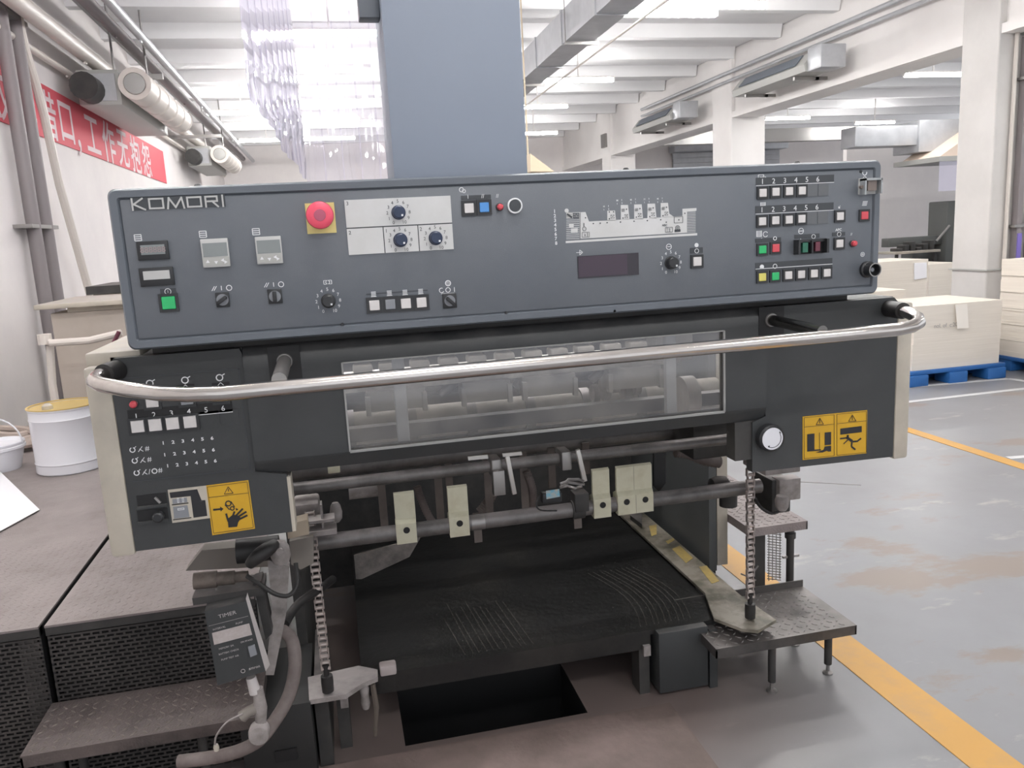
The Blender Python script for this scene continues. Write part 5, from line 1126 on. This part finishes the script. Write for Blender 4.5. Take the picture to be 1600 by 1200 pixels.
t = stack(5.6, x_.x, 8.6, 9.3, .135, atY(1430, 406, 8.6).z, 'tall paper stack with a note, behind the control panel corner')
finish('paper_note', MB().quadY([(1429, 411), (1448, 410), (1448, 434), (1429, 437)], 8.585, .01), m_paperw, t)
x2 = atY(1452, 430, 9.8); x3 = atY(1500, 430, 9.8); pallet(x2.x, x3.x, 9.8, 10.5, 'blue pallet under the far tan stack')
stack(x2.x, x3.x, 9.8, 10.5, .135, atY(1470, 412, 9.8).z, 'tan far paper stack left of the nearest column')
# far press, table, hood
fp_ = thing('far_press', (10.8, 12.3, 0), 'dark second press seen between the control panel and the white column', 'printing press')
finish('press_body', MB().box(10.28, 12.4, 12.0, 12.45, 0, 1.66, .02), m_press, fp_); finish('press_arm', MB().box(9.25, 10.3, 12.1, 12.3, .94, 1.09, .01), m_press, fp_)
finish('press_wing', MB().box(9.88, 10.28, 12.3, 12.6, 0, 1.0, .01), m_press, fp_); finish('press_lever', MB().cyl((10.05, 11.95, 1.0), (10.3, 11.95, 1.25), .02, 8), m_steel, fp_)
for z in (.1, .3, .5): finish('press_rung', MB().box(9.95, 10.25, 11.98, 12.02, z, z+.02), m_steel, fp_)
wt = thing('work_table', (9.4, 12, 0), 'small work table with tools near the far press', 'table')
finish('table_top', MB().box(9.0, 9.85, 11.6, 12.1, .84, .88, .005), m_cream, wt)
for x in (9.05, 9.78): finish('leg', MB().box(x, x+.04, 11.65, 11.69, 0, .84), m_dark, wt)
s = MB()
for k in range(6): x = 9.12+.12*k; s.box(x, x+.09, 11.7, 11.9, .88, .93+.05*(k % 3), .008)
finish('tool_clutter', s, m_dark, wt)
tag(finish('red_canister', MB().lathe((9.05, 11.4, .62), [(.08, 0), (.08, .06), (.04, .12)], 'Z', 14).box(8.95, 9.15, 11.3, 11.5, 0, .62), m_capr), 'small red object low beside the work table', 'canister')
hd = thing('fume_hood', (10.4, 12.2, 1.8), 'grey metal fume hood with hanging plastic skirt above the far press', 'hood')
finish('hood_duct', MB().box(9.88, 11.6, 12.25, 12.9, 2.5, 3.02, .01).box(8.7, 9.9, 12.3, 12.7, 2.62, 2.95, .01), m_galv, hd)
finish('hood_canopy', MB().prism([(9.92, 11.8, 2.38), (11.7, 11.8, 2.38), (11.7, 11.8, 2.95), (10.9, 11.8, 2.95)], (0, .9, 0)), mat('canopy_cream', (.80, .66, .55), .6), hd)
finish('hood_rim', MB().box(9.9, 11.72, 11.78, 12.9, 2.30, 2.38), m_grey, hd)
s = MB()
for k in range(9): x = 9.92+.2*k; s.box(x, x+.19, 11.8+.01*(k % 2), 11.803+.01*(k % 2), 1.82, 2.30)
tag(finish('plastic_skirt', s, m_pvc, hd), kind='stuff')
# roller shutters, wall duct and pipes on back wall
def shutter(x0, x1, zb, zt, lab):
    t = thing('roller_shutter', ((x0+x1)/2, 21.9, zb), lab, 'shutter')
    finish('shutter_box', MB().box(x0-.1, x1+.1, 21.55, 21.98, zt-.0, min(zt+.42, 4.1), .02), m_galv, t)
    n = 10
    for k in range(n): z = zt-(k+1)*.14; finish('shutter_slat', MB().box(x0, x1, 21.88-.01*(k % 2), 21.95, z, z+.132), m_galv, t)
shutter(9.7, 13.0, 2.2, 3.5, 'grey roller shutter on the back wall behind the second column')
shutter(5.6, 5.9+2.1, 2.2, 3.35, 'narrower roller shutter on the back wall left of the column') if 0 else None
tag(finish('wall_pipe', MB().box(4.95, 5.02, 21.85, 21.95, 2, 3.7).box(5.2, 5.27, 21.85, 21.95, 2, 3.9), m_pipe), 'grey bent pipes on the back wall right of the dark column', 'pipe')
tag(finish('far_cross_beam', MB().box(6.4, 18, 18.2, 18.5, 3.35, 3.65), m_steel), 'dark steel pipe rack crossing the far right ceiling', 'rack')
tag(finish('lamp_shade', MB().prism([atY(829, 268, 9), atY(829, 240, 9), atY(866, 268, 9)], (0, .5, 0)).cyl((atY(832, 245, 9).x, 9.2, 2.3), (atY(832, 245, 9).x, 9.2, CZ), .008, 6), mat('crate_cream', (.70, .58, .42), .7)), 'cream triangular hood peeking above the panel right of the dark column', 'hood')
# green sign and dark machine at the right edge
gs = thing('green_sign', (7.9, 8.5, 2), 'green panel and white frame at the extreme right edge behind the conduits', 'sign')
a, b = atY(1592, 140, 8.5), atY(1640, 205, 8.5); finish('sign_board', MB().box(a.x, b.x, 8.5, 8.53, b.z, a.z), mat('sign_white', (.62, .72, .66), .5), gs); finish('sign_band', MB().box(a.x, b.x, 8.49, 8.5, b.z, b.z+.06), m_green, gs)
finish('sign_post', MB().cyl((b.x-.1, 8.54, 0), (b.x-.1, 8.54, b.z+.1), .02, 8), m_pipe, gs)
a = atY(1590, 300, 9.2); dm = finish('dark_cabinet', MB().box(a.x, a.x+1.2, 9.2, 10, 0, a.z, .02).box(a.x+.1, a.x+1.1, 9.18, 9.2, .3, .34).box(a.x+.1, a.x+1.1, 9.18, 9.2, .9, .94), m_press); tag(dm, 'dark machine cabinet at the right photo edge above the tall stack', 'machine')
